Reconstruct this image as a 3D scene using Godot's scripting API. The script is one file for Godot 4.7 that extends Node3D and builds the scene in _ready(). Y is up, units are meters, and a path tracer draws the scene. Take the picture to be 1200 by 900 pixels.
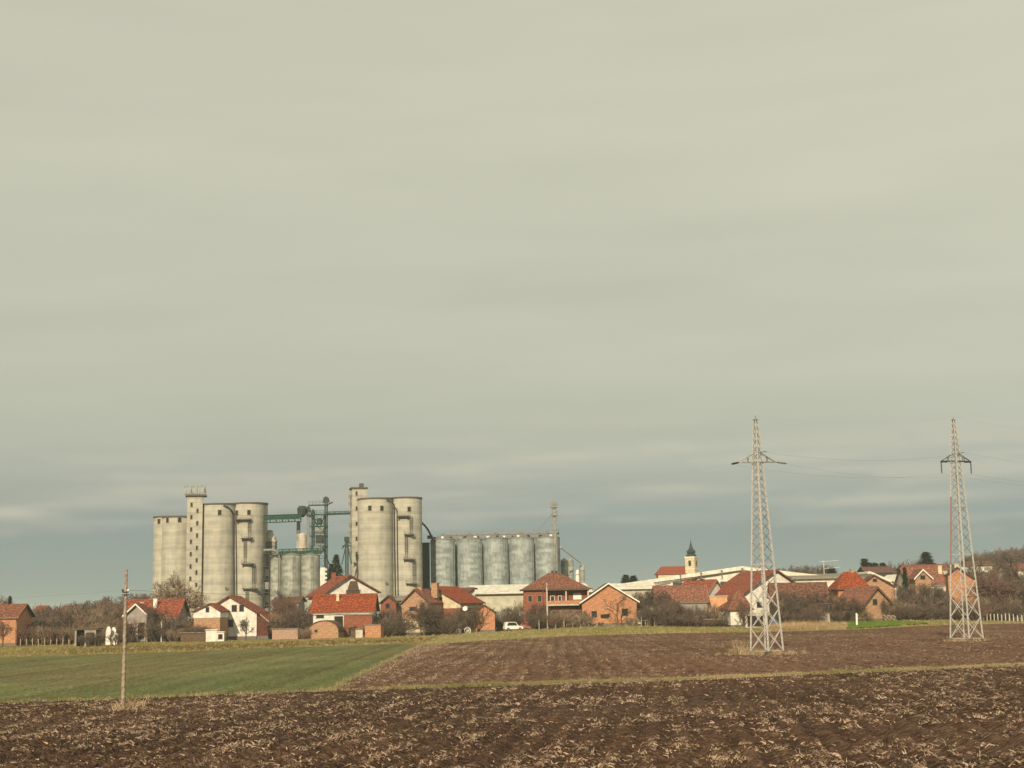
extends Node3D
# A village with grain silos beyond ploughed fields, seen from a low bank. y up, metres; "D" is the distance north (-z) of the viewer.

const F := 1600.0
const EYE := Vector3(0, 5, 0)
var look := Basis.IDENTITY
var taken := {}
var M := {}
var T := {}
var rng := RandomNumberGenerator.new()
var fn := FastNoiseLite.new()
var fs := FastNoiseLite.new()

# ---------------------------------------------------------------- surveying helpers
func at(px: float, py: float, d: float) -> Vector3:
	var v: Vector3 = look * Vector3((px - 600.0) / F, (450.0 - py) / F, -1.0)
	return EYE + v * (d / -v.z)

func hor(px: float) -> float:
	return 714.0 + (600.0 - px) * 0.021

func gx(px: float, d: float) -> float:
	return at(px, hor(px) + 8000.0 / d, d).x

func terrain(x: float, d: float) -> float:
	var t := smoothstep(215.0, 290.0, d) * (0.2 + 1.0 * exp(-pow((x - 18.0) / 22.0, 2.0)) + 0.95 * exp(-pow((x - 76.0) / 20.0, 2.0)))
	t += smoothstep(70.0, 260.0, x) * smoothstep(330.0, 640.0, d) * 15.0
	t += smoothstep(700.0, 2500.0, d) * 4.0
	return t

func spot(px: float, d: float) -> Vector3:
	var x := gx(px, d)
	return Vector3(x, terrain(x, d), -d)

func hh(px: float, py: float, d: float) -> float:        # height above the local ground of what is seen at px, py
	return at(px, py, d).y - spot(px, d).y

# ---------------------------------------------------------------- nodes
func numbered(parent: Node, called: String) -> String:
	var k := str(parent.get_instance_id()) + called
	var n: int = taken.get(k, 0)
	taken[k] = n + 1
	return called if n == 0 else "%s_%03d" % [called, n]

func thing(called: String, label: String, cat: String, where: Vector3, yaw := 0.0, group := "") -> Node3D:
	var o := Node3D.new()
	o.name = numbered(self, called)
	add_child(o, true)
	o.position = where
	o.rotation.y = deg_to_rad(yaw)
	o.set_meta("label", label)
	o.set_meta("category", cat)
	if group != "":
		o.set_meta("group", group)
	return o

func put(parent: Node, called: String, mesh: Mesh, m: Material) -> MeshInstance3D:
	var o := MeshInstance3D.new()
	o.name = numbered(parent, called)
	o.mesh = mesh
	o.material_override = m
	parent.add_child(o, true)
	return o

func part(parent: Node, called: String, b: MB, m: Material) -> MeshInstance3D:
	return put(parent, called, b.done(), m)

# ---------------------------------------------------------------- mesh collector
class MB:
	var v := PackedVector3Array()
	var n := PackedVector3Array()
	var uv := PackedVector2Array()
	var xf := Transform3D.IDENTITY
	func vert(p: Vector3, nn: Vector3, u: Vector2):
		v.append(xf * p)
		n.append(xf.basis * nn)
		uv.append(u)
	static func flat_uv(p: Vector3, nn: Vector3) -> Vector2:
		if absf(nn.y) > 0.995:
			return Vector2(p.x, p.z)
		var u := Vector3.UP.cross(nn).normalized()
		return Vector2(p.dot(u), -p.dot(nn.cross(u)))
	func tri(a: Vector3, b: Vector3, c: Vector3, out: Vector3):
		var g := (b - a).cross(c - a)
		if g.length_squared() < 1e-14:
			return
		var nn := g.normalized()
		if nn.dot(out) < 0.0:
			nn = -nn
		else:
			var t := b
			b = c
			c = t
		for p in [a, b, c]:
			vert(p, nn, flat_uv(p, nn))
	func quad(a: Vector3, b: Vector3, c: Vector3, d: Vector3, out: Vector3):
		tri(a, b, c, out)
		tri(a, c, d, out)
	func box(c: Vector3, s: Vector3, bs := Basis.IDENTITY):
		var h := s * 0.5
		for ax in 3:
			for sg in [-1.0, 1.0]:
				var o := Vector3.ZERO
				o[ax] = sg
				var i := (ax + 1) % 3
				var j := (ax + 2) % 3
				var q := []
				for k in [[-1, -1], [1, -1], [1, 1], [-1, 1]]:
					var p := Vector3.ZERO
					p[ax] = sg * h[ax]
					p[i] = k[0] * h[i]
					p[j] = k[1] * h[j]
					q.append(c + bs * p)
				quad(q[0], q[1], q[2], q[3], bs * o)
	func bar(a: Vector3, b: Vector3, w: float, h := -1.0):
		if h < 0.0:
			h = w
		var dz := (b - a)
		var l := dz.length()
		if l < 1e-5:
			return
		dz /= l
		var up := Vector3.UP if absf(dz.y) < 0.95 else Vector3.RIGHT
		var dx := up.cross(dz).normalized()
		box((a + b) * 0.5, Vector3(w, h, l), Basis(dx, dz.cross(dx), dz))
	func tube(a: Vector3, b: Vector3, r0: float, r1: float, seg := 8, cap := true):
		var dz := (b - a).normalized()
		var up := Vector3.UP if absf(dz.y) < 0.95 else Vector3.RIGHT
		var dx := up.cross(dz).normalized()
		var dy := dz.cross(dx)
		var l := (b - a).length()
		for k in seg:
			var t0 := TAU * k / seg
			var t1 := TAU * (k + 1) / seg
			var n0 := dx * cos(t0) + dy * sin(t0)
			var n1 := dx * cos(t1) + dy * sin(t1)
			var p0 := a + n0 * r0
			var p1 := a + n1 * r0
			var p2 := b + n1 * r1
			var p3 := b + n0 * r1
			var u0 := t0 * maxf(r0, r1)
			var u1 := t1 * maxf(r0, r1)
			vert(p0, n0, Vector2(u0, 0))
			vert(p2, n1, Vector2(u1, l))
			vert(p1, n1, Vector2(u1, 0))
			vert(p0, n0, Vector2(u0, 0))
			vert(p3, n0, Vector2(u0, l))
			vert(p2, n1, Vector2(u1, l))
			if cap:
				if r1 > 0.001:
					tri(b, p2, p3, dz)
				if r0 > 0.001:
					tri(a, p0, p1, -dz)
	func twig(a: Vector3, b: Vector3, r0: float, r1: float):
		var dz := (b - a).normalized()
		var up := Vector3.UP if absf(dz.y) < 0.9 else Vector3.RIGHT
		var dx := up.cross(dz).normalized()
		var dy := dz.cross(dx)
		var ns := [dx, dx * -0.5 + dy * 0.866, dx * -0.5 - dy * 0.866]
		for k in 3:
			var n0: Vector3 = ns[k]
			var n1: Vector3 = ns[(k + 1) % 3]
			vert(a + n0 * r0, n0, Vector2(k, 0))
			vert(b + n1 * r1, n1, Vector2(k + 1, 1))
			vert(a + n1 * r0, n1, Vector2(k + 1, 0))
			vert(a + n0 * r0, n0, Vector2(k, 0))
			vert(b + n0 * r1, n0, Vector2(k, 1))
			vert(b + n1 * r1, n1, Vector2(k + 1, 1))
	func lathe(prof: Array, seg: int, c := Vector3.ZERO):
		for i in prof.size() - 1:
			var a: Vector2 = prof[i]
			var b: Vector2 = prof[i + 1]
			var sl := Vector2(b.y - a.y, a.x - b.x).normalized()
			for k in seg:
				var t0 := TAU * k / seg
				var t1 := TAU * (k + 1) / seg
				var d0 := Vector3(cos(t0), 0, sin(t0))
				var d1 := Vector3(cos(t1), 0, sin(t1))
				var n0 := d0 * sl.x + Vector3.UP * sl.y
				var n1 := d1 * sl.x + Vector3.UP * sl.y
				var r := maxf(a.x, b.x)
				var q := [[d0 * a.x + Vector3.UP * a.y, n0, Vector2(t0 * r, a.y)], [d1 * a.x + Vector3.UP * a.y, n1, Vector2(t1 * r, a.y)], [d1 * b.x + Vector3.UP * b.y, n1, Vector2(t1 * r, b.y)], [d0 * b.x + Vector3.UP * b.y, n0, Vector2(t0 * r, b.y)]]
				for j in [0, 1, 2, 0, 2, 3]:
					vert(c + q[j][0], q[j][1], q[j][2])
	func prism(poly: Array, z0: float, z1: float):
		var c := Vector2.ZERO
		for p in poly:
			c += p
		c /= poly.size()
		var k := poly.size()
		for i in k:
			var a: Vector2 = poly[i]
			var b: Vector2 = poly[(i + 1) % k]
			var m := (a + b) * 0.5 - c
			var e := (b - a).normalized()
			var o := Vector3(e.y, -e.x, 0)
			if o.x * m.x + o.y * m.y < 0.0:
				o = -o
			quad(Vector3(a.x, a.y, z0), Vector3(b.x, b.y, z0), Vector3(b.x, b.y, z1), Vector3(a.x, a.y, z1), o)
		for i in range(1, k - 1):
			for z in [z0, z1]:
				tri(Vector3(poly[0].x, poly[0].y, z), Vector3(poly[i].x, poly[i].y, z), Vector3(poly[i + 1].x, poly[i + 1].y, z), Vector3(0, 0, signf(z * 2.0 - z0 - z1)))
	func done() -> ArrayMesh:
		var arr := []
		arr.resize(Mesh.ARRAY_MAX)
		arr[Mesh.ARRAY_VERTEX] = v
		arr[Mesh.ARRAY_NORMAL] = n
		arr[Mesh.ARRAY_TEX_UV] = uv
		var m := ArrayMesh.new()
		m.add_surface_from_arrays(Mesh.PRIMITIVE_TRIANGLES, arr)
		return m

# ---------------------------------------------------------------- materials (base colours are linear, the values of the things themselves)
func lin(r: float, g: float, b: float) -> Color:
	return Color(r, g, b).linear_to_srgb()

func mat(c: Color, rough := 0.9, tex: Texture2D = null, per_m := 1.0, metal := 0.0, bump: Texture2D = null, bump_k := 1.0) -> StandardMaterial3D:
	var m := StandardMaterial3D.new()
	m.albedo_color = c
	m.roughness = rough
	m.metallic = metal
	m.metallic_specular = 0.3
	if tex != null:
		m.albedo_texture = tex
		m.uv1_scale = Vector3(per_m, per_m, 1)
	if bump != null:
		m.normal_enabled = true
		m.normal_texture = bump
		m.normal_scale = bump_k
		m.uv1_scale = Vector3(per_m, per_m, 1)
	return m

func noise_img(seed_: int, freq: float, size: int, oct := 4) -> Image:
	var f := FastNoiseLite.new()
	f.seed = seed_
	f.frequency = freq
	f.fractal_octaves = oct
	return f.get_seamless_image(size, size)

func tint(im: Image, c0: Color, c1: Color, lo := 0.25, hi := 0.75) -> ImageTexture:
	var s := im.get_size()
	var o := Image.create(s.x, s.y, false, Image.FORMAT_RGB8)
	for y in s.y:
		for x in s.x:
			o.set_pixel(x, y, c0.lerp(c1, clampf((im.get_pixel(x, y).r - lo) / (hi - lo), 0, 1)))
	o.generate_mipmaps()
	return ImageTexture.create_from_image(o)

func bump_of(im: Image, k: float) -> ImageTexture:
	var o: Image = im.duplicate()
	o.convert(Image.FORMAT_RGBA8)
	o.bump_map_to_normal_map(k)
	return ImageTexture.create_from_image(o)

func grey(a: float) -> Color:
	return Color(a, a, a)

func make_materials():
	var n1 := noise_img(3, 0.02, 256)
	var n2 := noise_img(4, 0.05, 256)
	T.plaster = tint(n1, Color(0.9, 0.885, 0.86), Color(1, 1, 1))
	T.rough = tint(n2, grey(0.72), grey(1.0))
	T.wood = tint(noise_img(8, 0.03, 128), Color(0.75, 0.72, 0.7), grey(1.0))
	# brickwork: 2 m by 2 m, tone per brick
	var bi := Image.create(256, 256, false, Image.FORMAT_RGB8)
	var r := RandomNumberGenerator.new()
	r.seed = 11
	var tone := {}
	for y in 256:
		for x in 256:
			var row := y / 9
			var xx := (x + (row % 2) * 16) % 256
			var col := xx / 32
			var key := row * 50 + col
			if not tone.has(key):
				tone[key] = Color(r.randf_range(0.78, 1.0), r.randf_range(0.7, 0.92), r.randf_range(0.66, 0.9)) * r.randf_range(0.84, 1.0)
			var bl := lerpf(0.84, 1.0, clampf(n1.get_pixel(x, y).r * 2.6 - 0.8, 0, 1))
			bi.set_pixel(x, y, (Color(0.86, 0.84, 0.8) if (y % 9 == 0 or xx % 32 == 0) else tone[key]) * bl)
	bi.generate_mipmaps()
	T.brick = ImageTexture.create_from_image(bi)
	# roof tiles: 4 m by 4 m, tone per tile
	var ti := Image.create(256, 256, false, Image.FORMAT_RGB8)
	var th := Image.create(256, 256, false, Image.FORMAT_RGB8)
	tone.clear()
	for y in 256:
		for x in 256:
			var key := (y / 16) * 50 + x / 12
			if not tone.has(key):
				tone[key] = Color(1, r.randf_range(0.86, 1.0), r.randf_range(0.82, 1.0)) * r.randf_range(0.72, 1.0)
			var w := n1.get_pixel(x, y).r
			ti.set_pixel(x, y, tone[key] * lerpf(0.68, 1.0, clampf(w * 2.4 - 0.6, 0, 1)))
			th.set_pixel(x, y, grey(0.35 * float(y % 16) / 16.0 + 0.4 * absf(sin(PI * float(x % 12) / 12.0))))
	ti.generate_mipmaps()
	T.tile = ImageTexture.create_from_image(ti)
	T.tile_n = bump_of(th, 5.0)
	# slip-formed concrete: 24 m by 24 m, lift bands, runs and blotches
	var ci := Image.create(512, 512, false, Image.FORMAT_RGB8)
	var cb := noise_img(21, 0.012, 512, 5)
	var cs := noise_img(22, 0.03, 512, 3)
	var lift := PackedFloat32Array()
	for k in 64:
		lift.append(r.randf_range(-0.05, 0.05))
	for y in 512:
		for x in 512:
			var b := cb.get_pixel(x, y).r - 0.5
			var s := cs.get_pixel(x, (y / 9) % 512).r - 0.5
			var wob := int(fposmod(y / 16.0 + b * 0.9, 32.0))
			var edge := 0.07 if fposmod(y / 16.0 + b * 0.3, 2.0) < 0.14 else 0.0
			var a := 0.93 + b * 0.14 + s * 0.11 + lift[wob] * 1.0 - edge
			ci.set_pixel(x, y, Color(a, a * 0.985 - b * 0.03, a * 0.95 - b * 0.07))
	ci.generate_mipmaps()
	T.concrete = ImageTexture.create_from_image(ci)
	# galvanised sheets: 12 m by 12 m, tone per sheet
	var si := Image.create(256, 256, false, Image.FORMAT_RGB8)
	var sh := Image.create(256, 256, false, Image.FORMAT_RGB8)
	tone.clear()
	for y in 256:
		for x in 256:
			var row := y / 19
			var key := row * 50 + int(fposmod(x + row * 25, 256)) / 51
			if not tone.has(key):
				tone[key] = r.randf_range(0.78, 1.0)
			var a: float = tone[key] + (n1.get_pixel(x, y).r - 0.5) * 0.25
			si.set_pixel(x, y, Color(a * 0.98, a, a))
			sh.set_pixel(x, y, grey(0.5 + 0.4 * sin(TAU * y / 4.0)))
	si.generate_mipmaps()
	T.steel = ImageTexture.create_from_image(si)
	T.steel_n = bump_of(sh, 2.0)
	var so := noise_img(31, 0.02, 512, 6)
	T.soil = tint(so, Color(0.72, 0.7, 0.68), Color(1.0, 0.98, 0.95), 0.3, 0.7)
	T.soil_n = bump_of(noise_img(32, 0.06, 512, 5), 14.0)
	T.field = tint(noise_img(33, 0.035, 512, 5), Color(0.86, 0.74, 0.66), Color(0.94, 1.0, 0.82), 0.32, 0.68)
	T.turf = tint(noise_img(34, 0.03, 512, 5), Color(0.9, 0.8, 0.66), Color(0.88, 1.0, 0.78), 0.32, 0.68)

	M.plinth = mat(lin(0.22, 0.19, 0.16), 0.95, T.rough, 0.3)
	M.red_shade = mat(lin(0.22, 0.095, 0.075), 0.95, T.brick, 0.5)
	M.white = mat(lin(0.74, 0.72, 0.66), 0.9, T.plaster, 0.12)
	M.cream = mat(lin(0.66, 0.56, 0.38), 0.9, T.plaster, 0.12)
	M.orange_wall = mat(lin(0.66, 0.36, 0.19), 0.9, T.plaster, 0.12)
	M.grey_wall = mat(lin(0.34, 0.31, 0.28), 0.95, T.plaster, 0.1)
	M.pale_wall = mat(lin(0.55, 0.5, 0.43), 0.95, T.plaster, 0.1)
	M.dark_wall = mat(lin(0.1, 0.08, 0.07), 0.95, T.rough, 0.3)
	M.brick = mat(lin(0.8, 0.47, 0.28), 0.95, T.brick, 0.5)
	M.brick_red = mat(lin(0.45, 0.2, 0.13), 0.95, T.brick, 0.5)
	M.brick_pale = mat(lin(0.7, 0.5, 0.33), 0.95, T.brick, 0.5)
	M.stone = mat(lin(0.5, 0.33, 0.25), 0.95, T.rough, 0.35)
	M.tile_new = mat(lin(0.47, 0.125, 0.05), 0.85, T.tile, 0.25, 0.0, T.tile_n, 0.6)
	M.tile_red = mat(lin(0.43, 0.145, 0.085), 0.85, T.tile, 0.25, 0.0, T.tile_n, 0.6)
	M.tile_old = mat(lin(0.36, 0.18, 0.12), 0.9, T.tile, 0.25, 0.0, T.tile_n, 0.8)
	M.tile_brown = mat(lin(0.26, 0.145, 0.105), 0.9, T.tile, 0.25, 0.0, T.tile_n, 0.8)
	M.tile_pink = mat(lin(0.42, 0.215, 0.15), 0.9, T.tile, 0.25, 0.0, T.tile_n, 0.8)
	M.sheet_grey = mat(lin(0.3, 0.27, 0.23), 0.9, T.rough, 0.2)
	M.sheet_white = mat(lin(0.74, 0.71, 0.62), 0.8, T.plaster, 0.08)
	M.wall_hall = mat(lin(0.52, 0.5, 0.4), 0.9, T.plaster, 0.06)
	M.trim_white = mat(lin(0.78, 0.74, 0.66), 0.8)
	M.trim_dark = mat(lin(0.07, 0.055, 0.045), 0.9)
	M.timber = mat(lin(0.16, 0.11, 0.08), 0.95, T.wood, 0.8)
	M.pale_timber = mat(lin(0.4, 0.33, 0.26), 0.95, T.wood, 0.8)
	M.glass = mat(lin(0.03, 0.03, 0.035), 0.15)
	M.glass.metallic_specular = 0.5
	M.void = mat(lin(0.03, 0.025, 0.02), 1.0)
	M.concrete = mat(lin(0.47, 0.465, 0.42), 0.95, T.concrete, 1.0 / 24.0)
	M.slab = mat(lin(0.15, 0.125, 0.1), 0.95, T.rough, 0.2)
	M.stain = mat(lin(0.3, 0.26, 0.2), 0.95, T.rough, 0.3)
	M.steel = mat(lin(0.4, 0.43, 0.42), 0.6, T.steel, 1.0 / 12.0, 0.1, T.steel_n, 0.3)
	M.steel_pale = mat(lin(0.4, 0.395, 0.345), 0.6, T.steel, 1.0 / 12.0, 0.1, T.steel_n, 0.25)
	M.steel_dark = mat(lin(0.07, 0.065, 0.065), 0.6, T.rough, 0.2, 0.3)
	M.steel_grey = mat(lin(0.3, 0.29, 0.26), 0.6, T.rough, 0.2, 0.3)
	M.green = mat(lin(0.035, 0.105, 0.075), 0.6, T.rough, 0.3)
	M.green_dark = mat(lin(0.045, 0.075, 0.065), 0.6, T.rough, 0.3)
	M.galv = mat(lin(0.68, 0.65, 0.6), 0.6, T.rough, 0.6, 0.15)
	M.rust = mat(lin(0.42, 0.24, 0.21), 0.8, T.rough, 0.6)
	M.galv_old = mat(lin(0.27, 0.25, 0.225), 0.7, T.rough, 0.6, 0.1)
	M.insulator = mat(lin(0.05, 0.035, 0.03), 0.3)
	M.wire = mat(lin(0.2, 0.19, 0.17), 0.6)
	M.spire = mat(lin(0.03, 0.04, 0.04), 0.5)
	M.bark = mat(lin(0.15, 0.115, 0.085), 1.0, T.wood, 1.0)
	M.bark_pale = mat(lin(0.27, 0.2, 0.145), 1.0, T.wood, 1.0)
	M.twigs = mat(lin(0.14, 0.105, 0.08), 1.0)
	M.twigs_red = mat(lin(0.2, 0.12, 0.09), 1.0)
	M.twigs_pale = mat(lin(0.27, 0.2, 0.14), 1.0)
	M.needles = mat(lin(0.035, 0.055, 0.03), 1.0)
	M.tyre = mat(lin(0.02, 0.02, 0.02), 0.9)
	M.paint_white = mat(lin(0.75, 0.73, 0.68), 0.4)
	M.paint_red = mat(lin(0.36, 0.12, 0.09), 0.4)
	M.tarp_blue = mat(lin(0.1, 0.16, 0.3), 0.7, T.rough, 0.5)
	M.straw = mat(lin(0.47, 0.36, 0.275), 1.0)
	M.straw.vertex_color_use_as_albedo = true
	M.straw.backlight_enabled = true
	M.straw.backlight = Color(0.15, 0.12, 0.08)
	M.grass = mat(lin(1, 1, 1), 1.0)
	M.grass.vertex_color_use_as_albedo = true
	M.soil = mat(lin(0.26, 0.168, 0.122), 1.0, T.soil, 1.0 / 7.0, 0.0, T.soil_n, 0.8)
	M.soil.vertex_color_use_as_albedo = true
	M.soil.metallic_specular = 0.1
	M.clod = mat(lin(0.112, 0.071, 0.05), 1.0)
	M.clod.vertex_color_use_as_albedo = true
	M.clod.metallic_specular = 0.1
	M.green_field = mat(lin(0.385, 0.415, 0.275), 1.0, T.field, 1.0 / 9.0)
	M.green_field.vertex_color_use_as_albedo = true
	M.verge = mat(lin(0.56, 0.44, 0.235), 1.0, T.turf, 1.0 / 11.0)
	M.verge.vertex_color_use_as_albedo = true
	M.land = mat(lin(0.34, 0.27, 0.17), 1.0, T.turf, 1.0 / 23.0)
	M.land.vertex_color_use_as_albedo = true
	for k in ["soil", "clod", "green_field", "verge", "land", "grass", "straw"]:
		M[k].metallic_specular = 0.1

# ---------------------------------------------------------------- sky
func make_sky() -> ImageTexture:
	var w := 2048
	var h := 1024
	var im := Image.create(w, h, false, Image.FORMAT_RGBF)
	var ramp := [[0.0, Color8(116, 132, 129)], [1.5, Color8(124, 141, 136)], [3.5, Color8(149, 161, 154)], [5.5, Color8(173, 178, 166)], [8.0, Color8(188, 190, 173)], [11.0, Color8(193, 194, 176)], [16.0, Color8(199, 199, 181)], [26.0, Color8(199, 198, 180)], [90.0, Color8(201, 200, 182)]]
	var cloud := Color8(205, 200, 180).srgb_to_linear()
	# long lens shaped cloud banks low over the horizon: azimuth from north, elevation, length, depth (degrees), strength
	var banks := [[-20.6, 4.05, 2.6, 0.28, 0.9], [-14.0, 5.0, 6.0, 0.3, 0.55], [-8.0, 5.2, 5.0, 0.25, 0.4], [-2.0, 5.4, 4.5, 0.25, 0.45], [3.0, 6.1, 5.5, 0.28, 0.6], [7.0, 4.7, 7.0, 0.22, 0.5], [0.0, 4.5, 6.0, 0.2, 0.35], [13.0, 5.9, 4.0, 0.3, 0.35], [17.0, 4.1, 6.0, 0.3, 0.4], [-3.5, 3.4, 4.5, 0.18, 0.3], [9.0, 3.6, 5.0, 0.2, 0.3]]
	var br := RandomNumberGenerator.new()
	br.seed = 8
	for i in 90:
		var az := br.randf_range(24.0, 336.0)
		banks.append([az if az < 180.0 else az - 360.0, br.randf_range(3.0, 6.5), br.randf_range(2.5, 7.0), br.randf_range(0.18, 0.32), br.randf_range(0.3, 0.8)])
	var f := FastNoiseLite.new()
	f.seed = 77
	f.frequency = 1.0
	f.fractal_octaves = 5
	for y in h:
		var e := 90.0 - (y + 0.5) * 180.0 / h
		var base := Color8(120, 118, 100).srgb_to_linear()
		if e > 0.0:
			for k in ramp.size() - 1:
				if e >= ramp[k][0] and e <= ramp[k + 1][0]:
					base = ramp[k][1].srgb_to_linear().lerp(ramp[k + 1][1].srgb_to_linear(), (e - ramp[k][0]) / (ramp[k + 1][0] - ramp[k][0]))
		else:
			for x in w:
				im.set_pixel(x, y, base)
			continue
		var er := deg_to_rad(e)
		var band := exp(-pow((e - 5.0) / 2.6, 2.0))
		var low := smoothstep(9.0, 1.0, e)
		for x in w:
			var a := (x + 0.5) / w * TAU                  # column 0 looks north, then clockwise
			if a > PI:
				a -= TAU
			var r := cos(er) / (sin(er) + 0.035)
			var px := sin(a) * r
			var pz := -cos(a) * r
			var n := f.get_noise_3d(px * 0.28, pz * 0.55, 4.0)
			var n2 := f.get_noise_3d(sin(a) * 2.2, cos(a) * 2.2, e * 0.42 + 20.0)
			var n3 := f.get_noise_3d(sin(a) * 5.0, cos(a) * 5.0, e * 1.7)
			var n4 := f.get_noise_3d(px * 0.9 + pz * 0.25, pz * 1.3 - px * 0.3, 9.0)
			var c := base * (1.0 + 0.07 * n + 0.045 * n2 + 0.04 * n4 * smoothstep(5.0, 12.0, e))
			c = c.lerp(cloud, clampf((n3 * 1.5 + n2 * 0.8 - 0.15) * 1.0, 0, 0.35) * band)
			if e > 2.0 and e < 8.5:
				var deg := rad_to_deg(a)
				var k := 0.0
				for q in banks:
					var u: float = absf(deg - q[0]) / q[2]
					if u < 1.6:
						var tilt: float = (deg - q[0]) * 0.035 + n3 * 0.35 + n2 * 0.2
						var t: float = (e - q[1] - tilt) / q[3]
						k = maxf(k, q[4] * exp(-u * u * 1.6) * exp(-t * t * (0.5 if t > 0.0 else 1.6)))
				c = c.lerp(cloud, k * clampf(0.75 + n3 * 1.2, 0, 1))
			c *= 1.0 + 0.13 * sin(a) * (1.0 - er / PI * 2.0)
			c = c.lerp(Color(c.r * 1.03, c.g * 0.985, c.b * 0.99), clampf(0.5 + n2 * 1.6, 0, 1) * low)
			im.set_pixel(x, y, c)
	return ImageTexture.create_from_image(im)

# ---------------------------------------------------------------- houses
func frame_and_pane(parent: Node, called: String, x0: float, x1: float, y0: float, y1: float, z: float, frame_mat: Material, pane_mat: Material, pane_name := "pane"):
	var b := MB.new()
	var t := 0.09
	b.box(Vector3((x0 + x1) / 2, y1 - t / 2, z + 0.03), Vector3(x1 - x0, t, 0.06))
	b.box(Vector3((x0 + x1) / 2, y0 + t / 2, z + 0.05), Vector3(x1 - x0 + 0.1, t, 0.1))
	for x in [x0 + t / 2, x1 - t / 2]:
		b.box(Vector3(x, (y0 + y1) / 2, z + 0.03), Vector3(t, y1 - y0 - 2 * t, 0.06))
	var o := part(parent, called, b, frame_mat)
	var p := MB.new()
	p.box(Vector3((x0 + x1) / 2, (y0 + y1) / 2, z + 0.012), Vector3(x1 - x0 - 2 * t + 0.01, y1 - y0 - 2 * t + 0.01, 0.03))
	part(o, pane_name, p, pane_mat)

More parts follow.
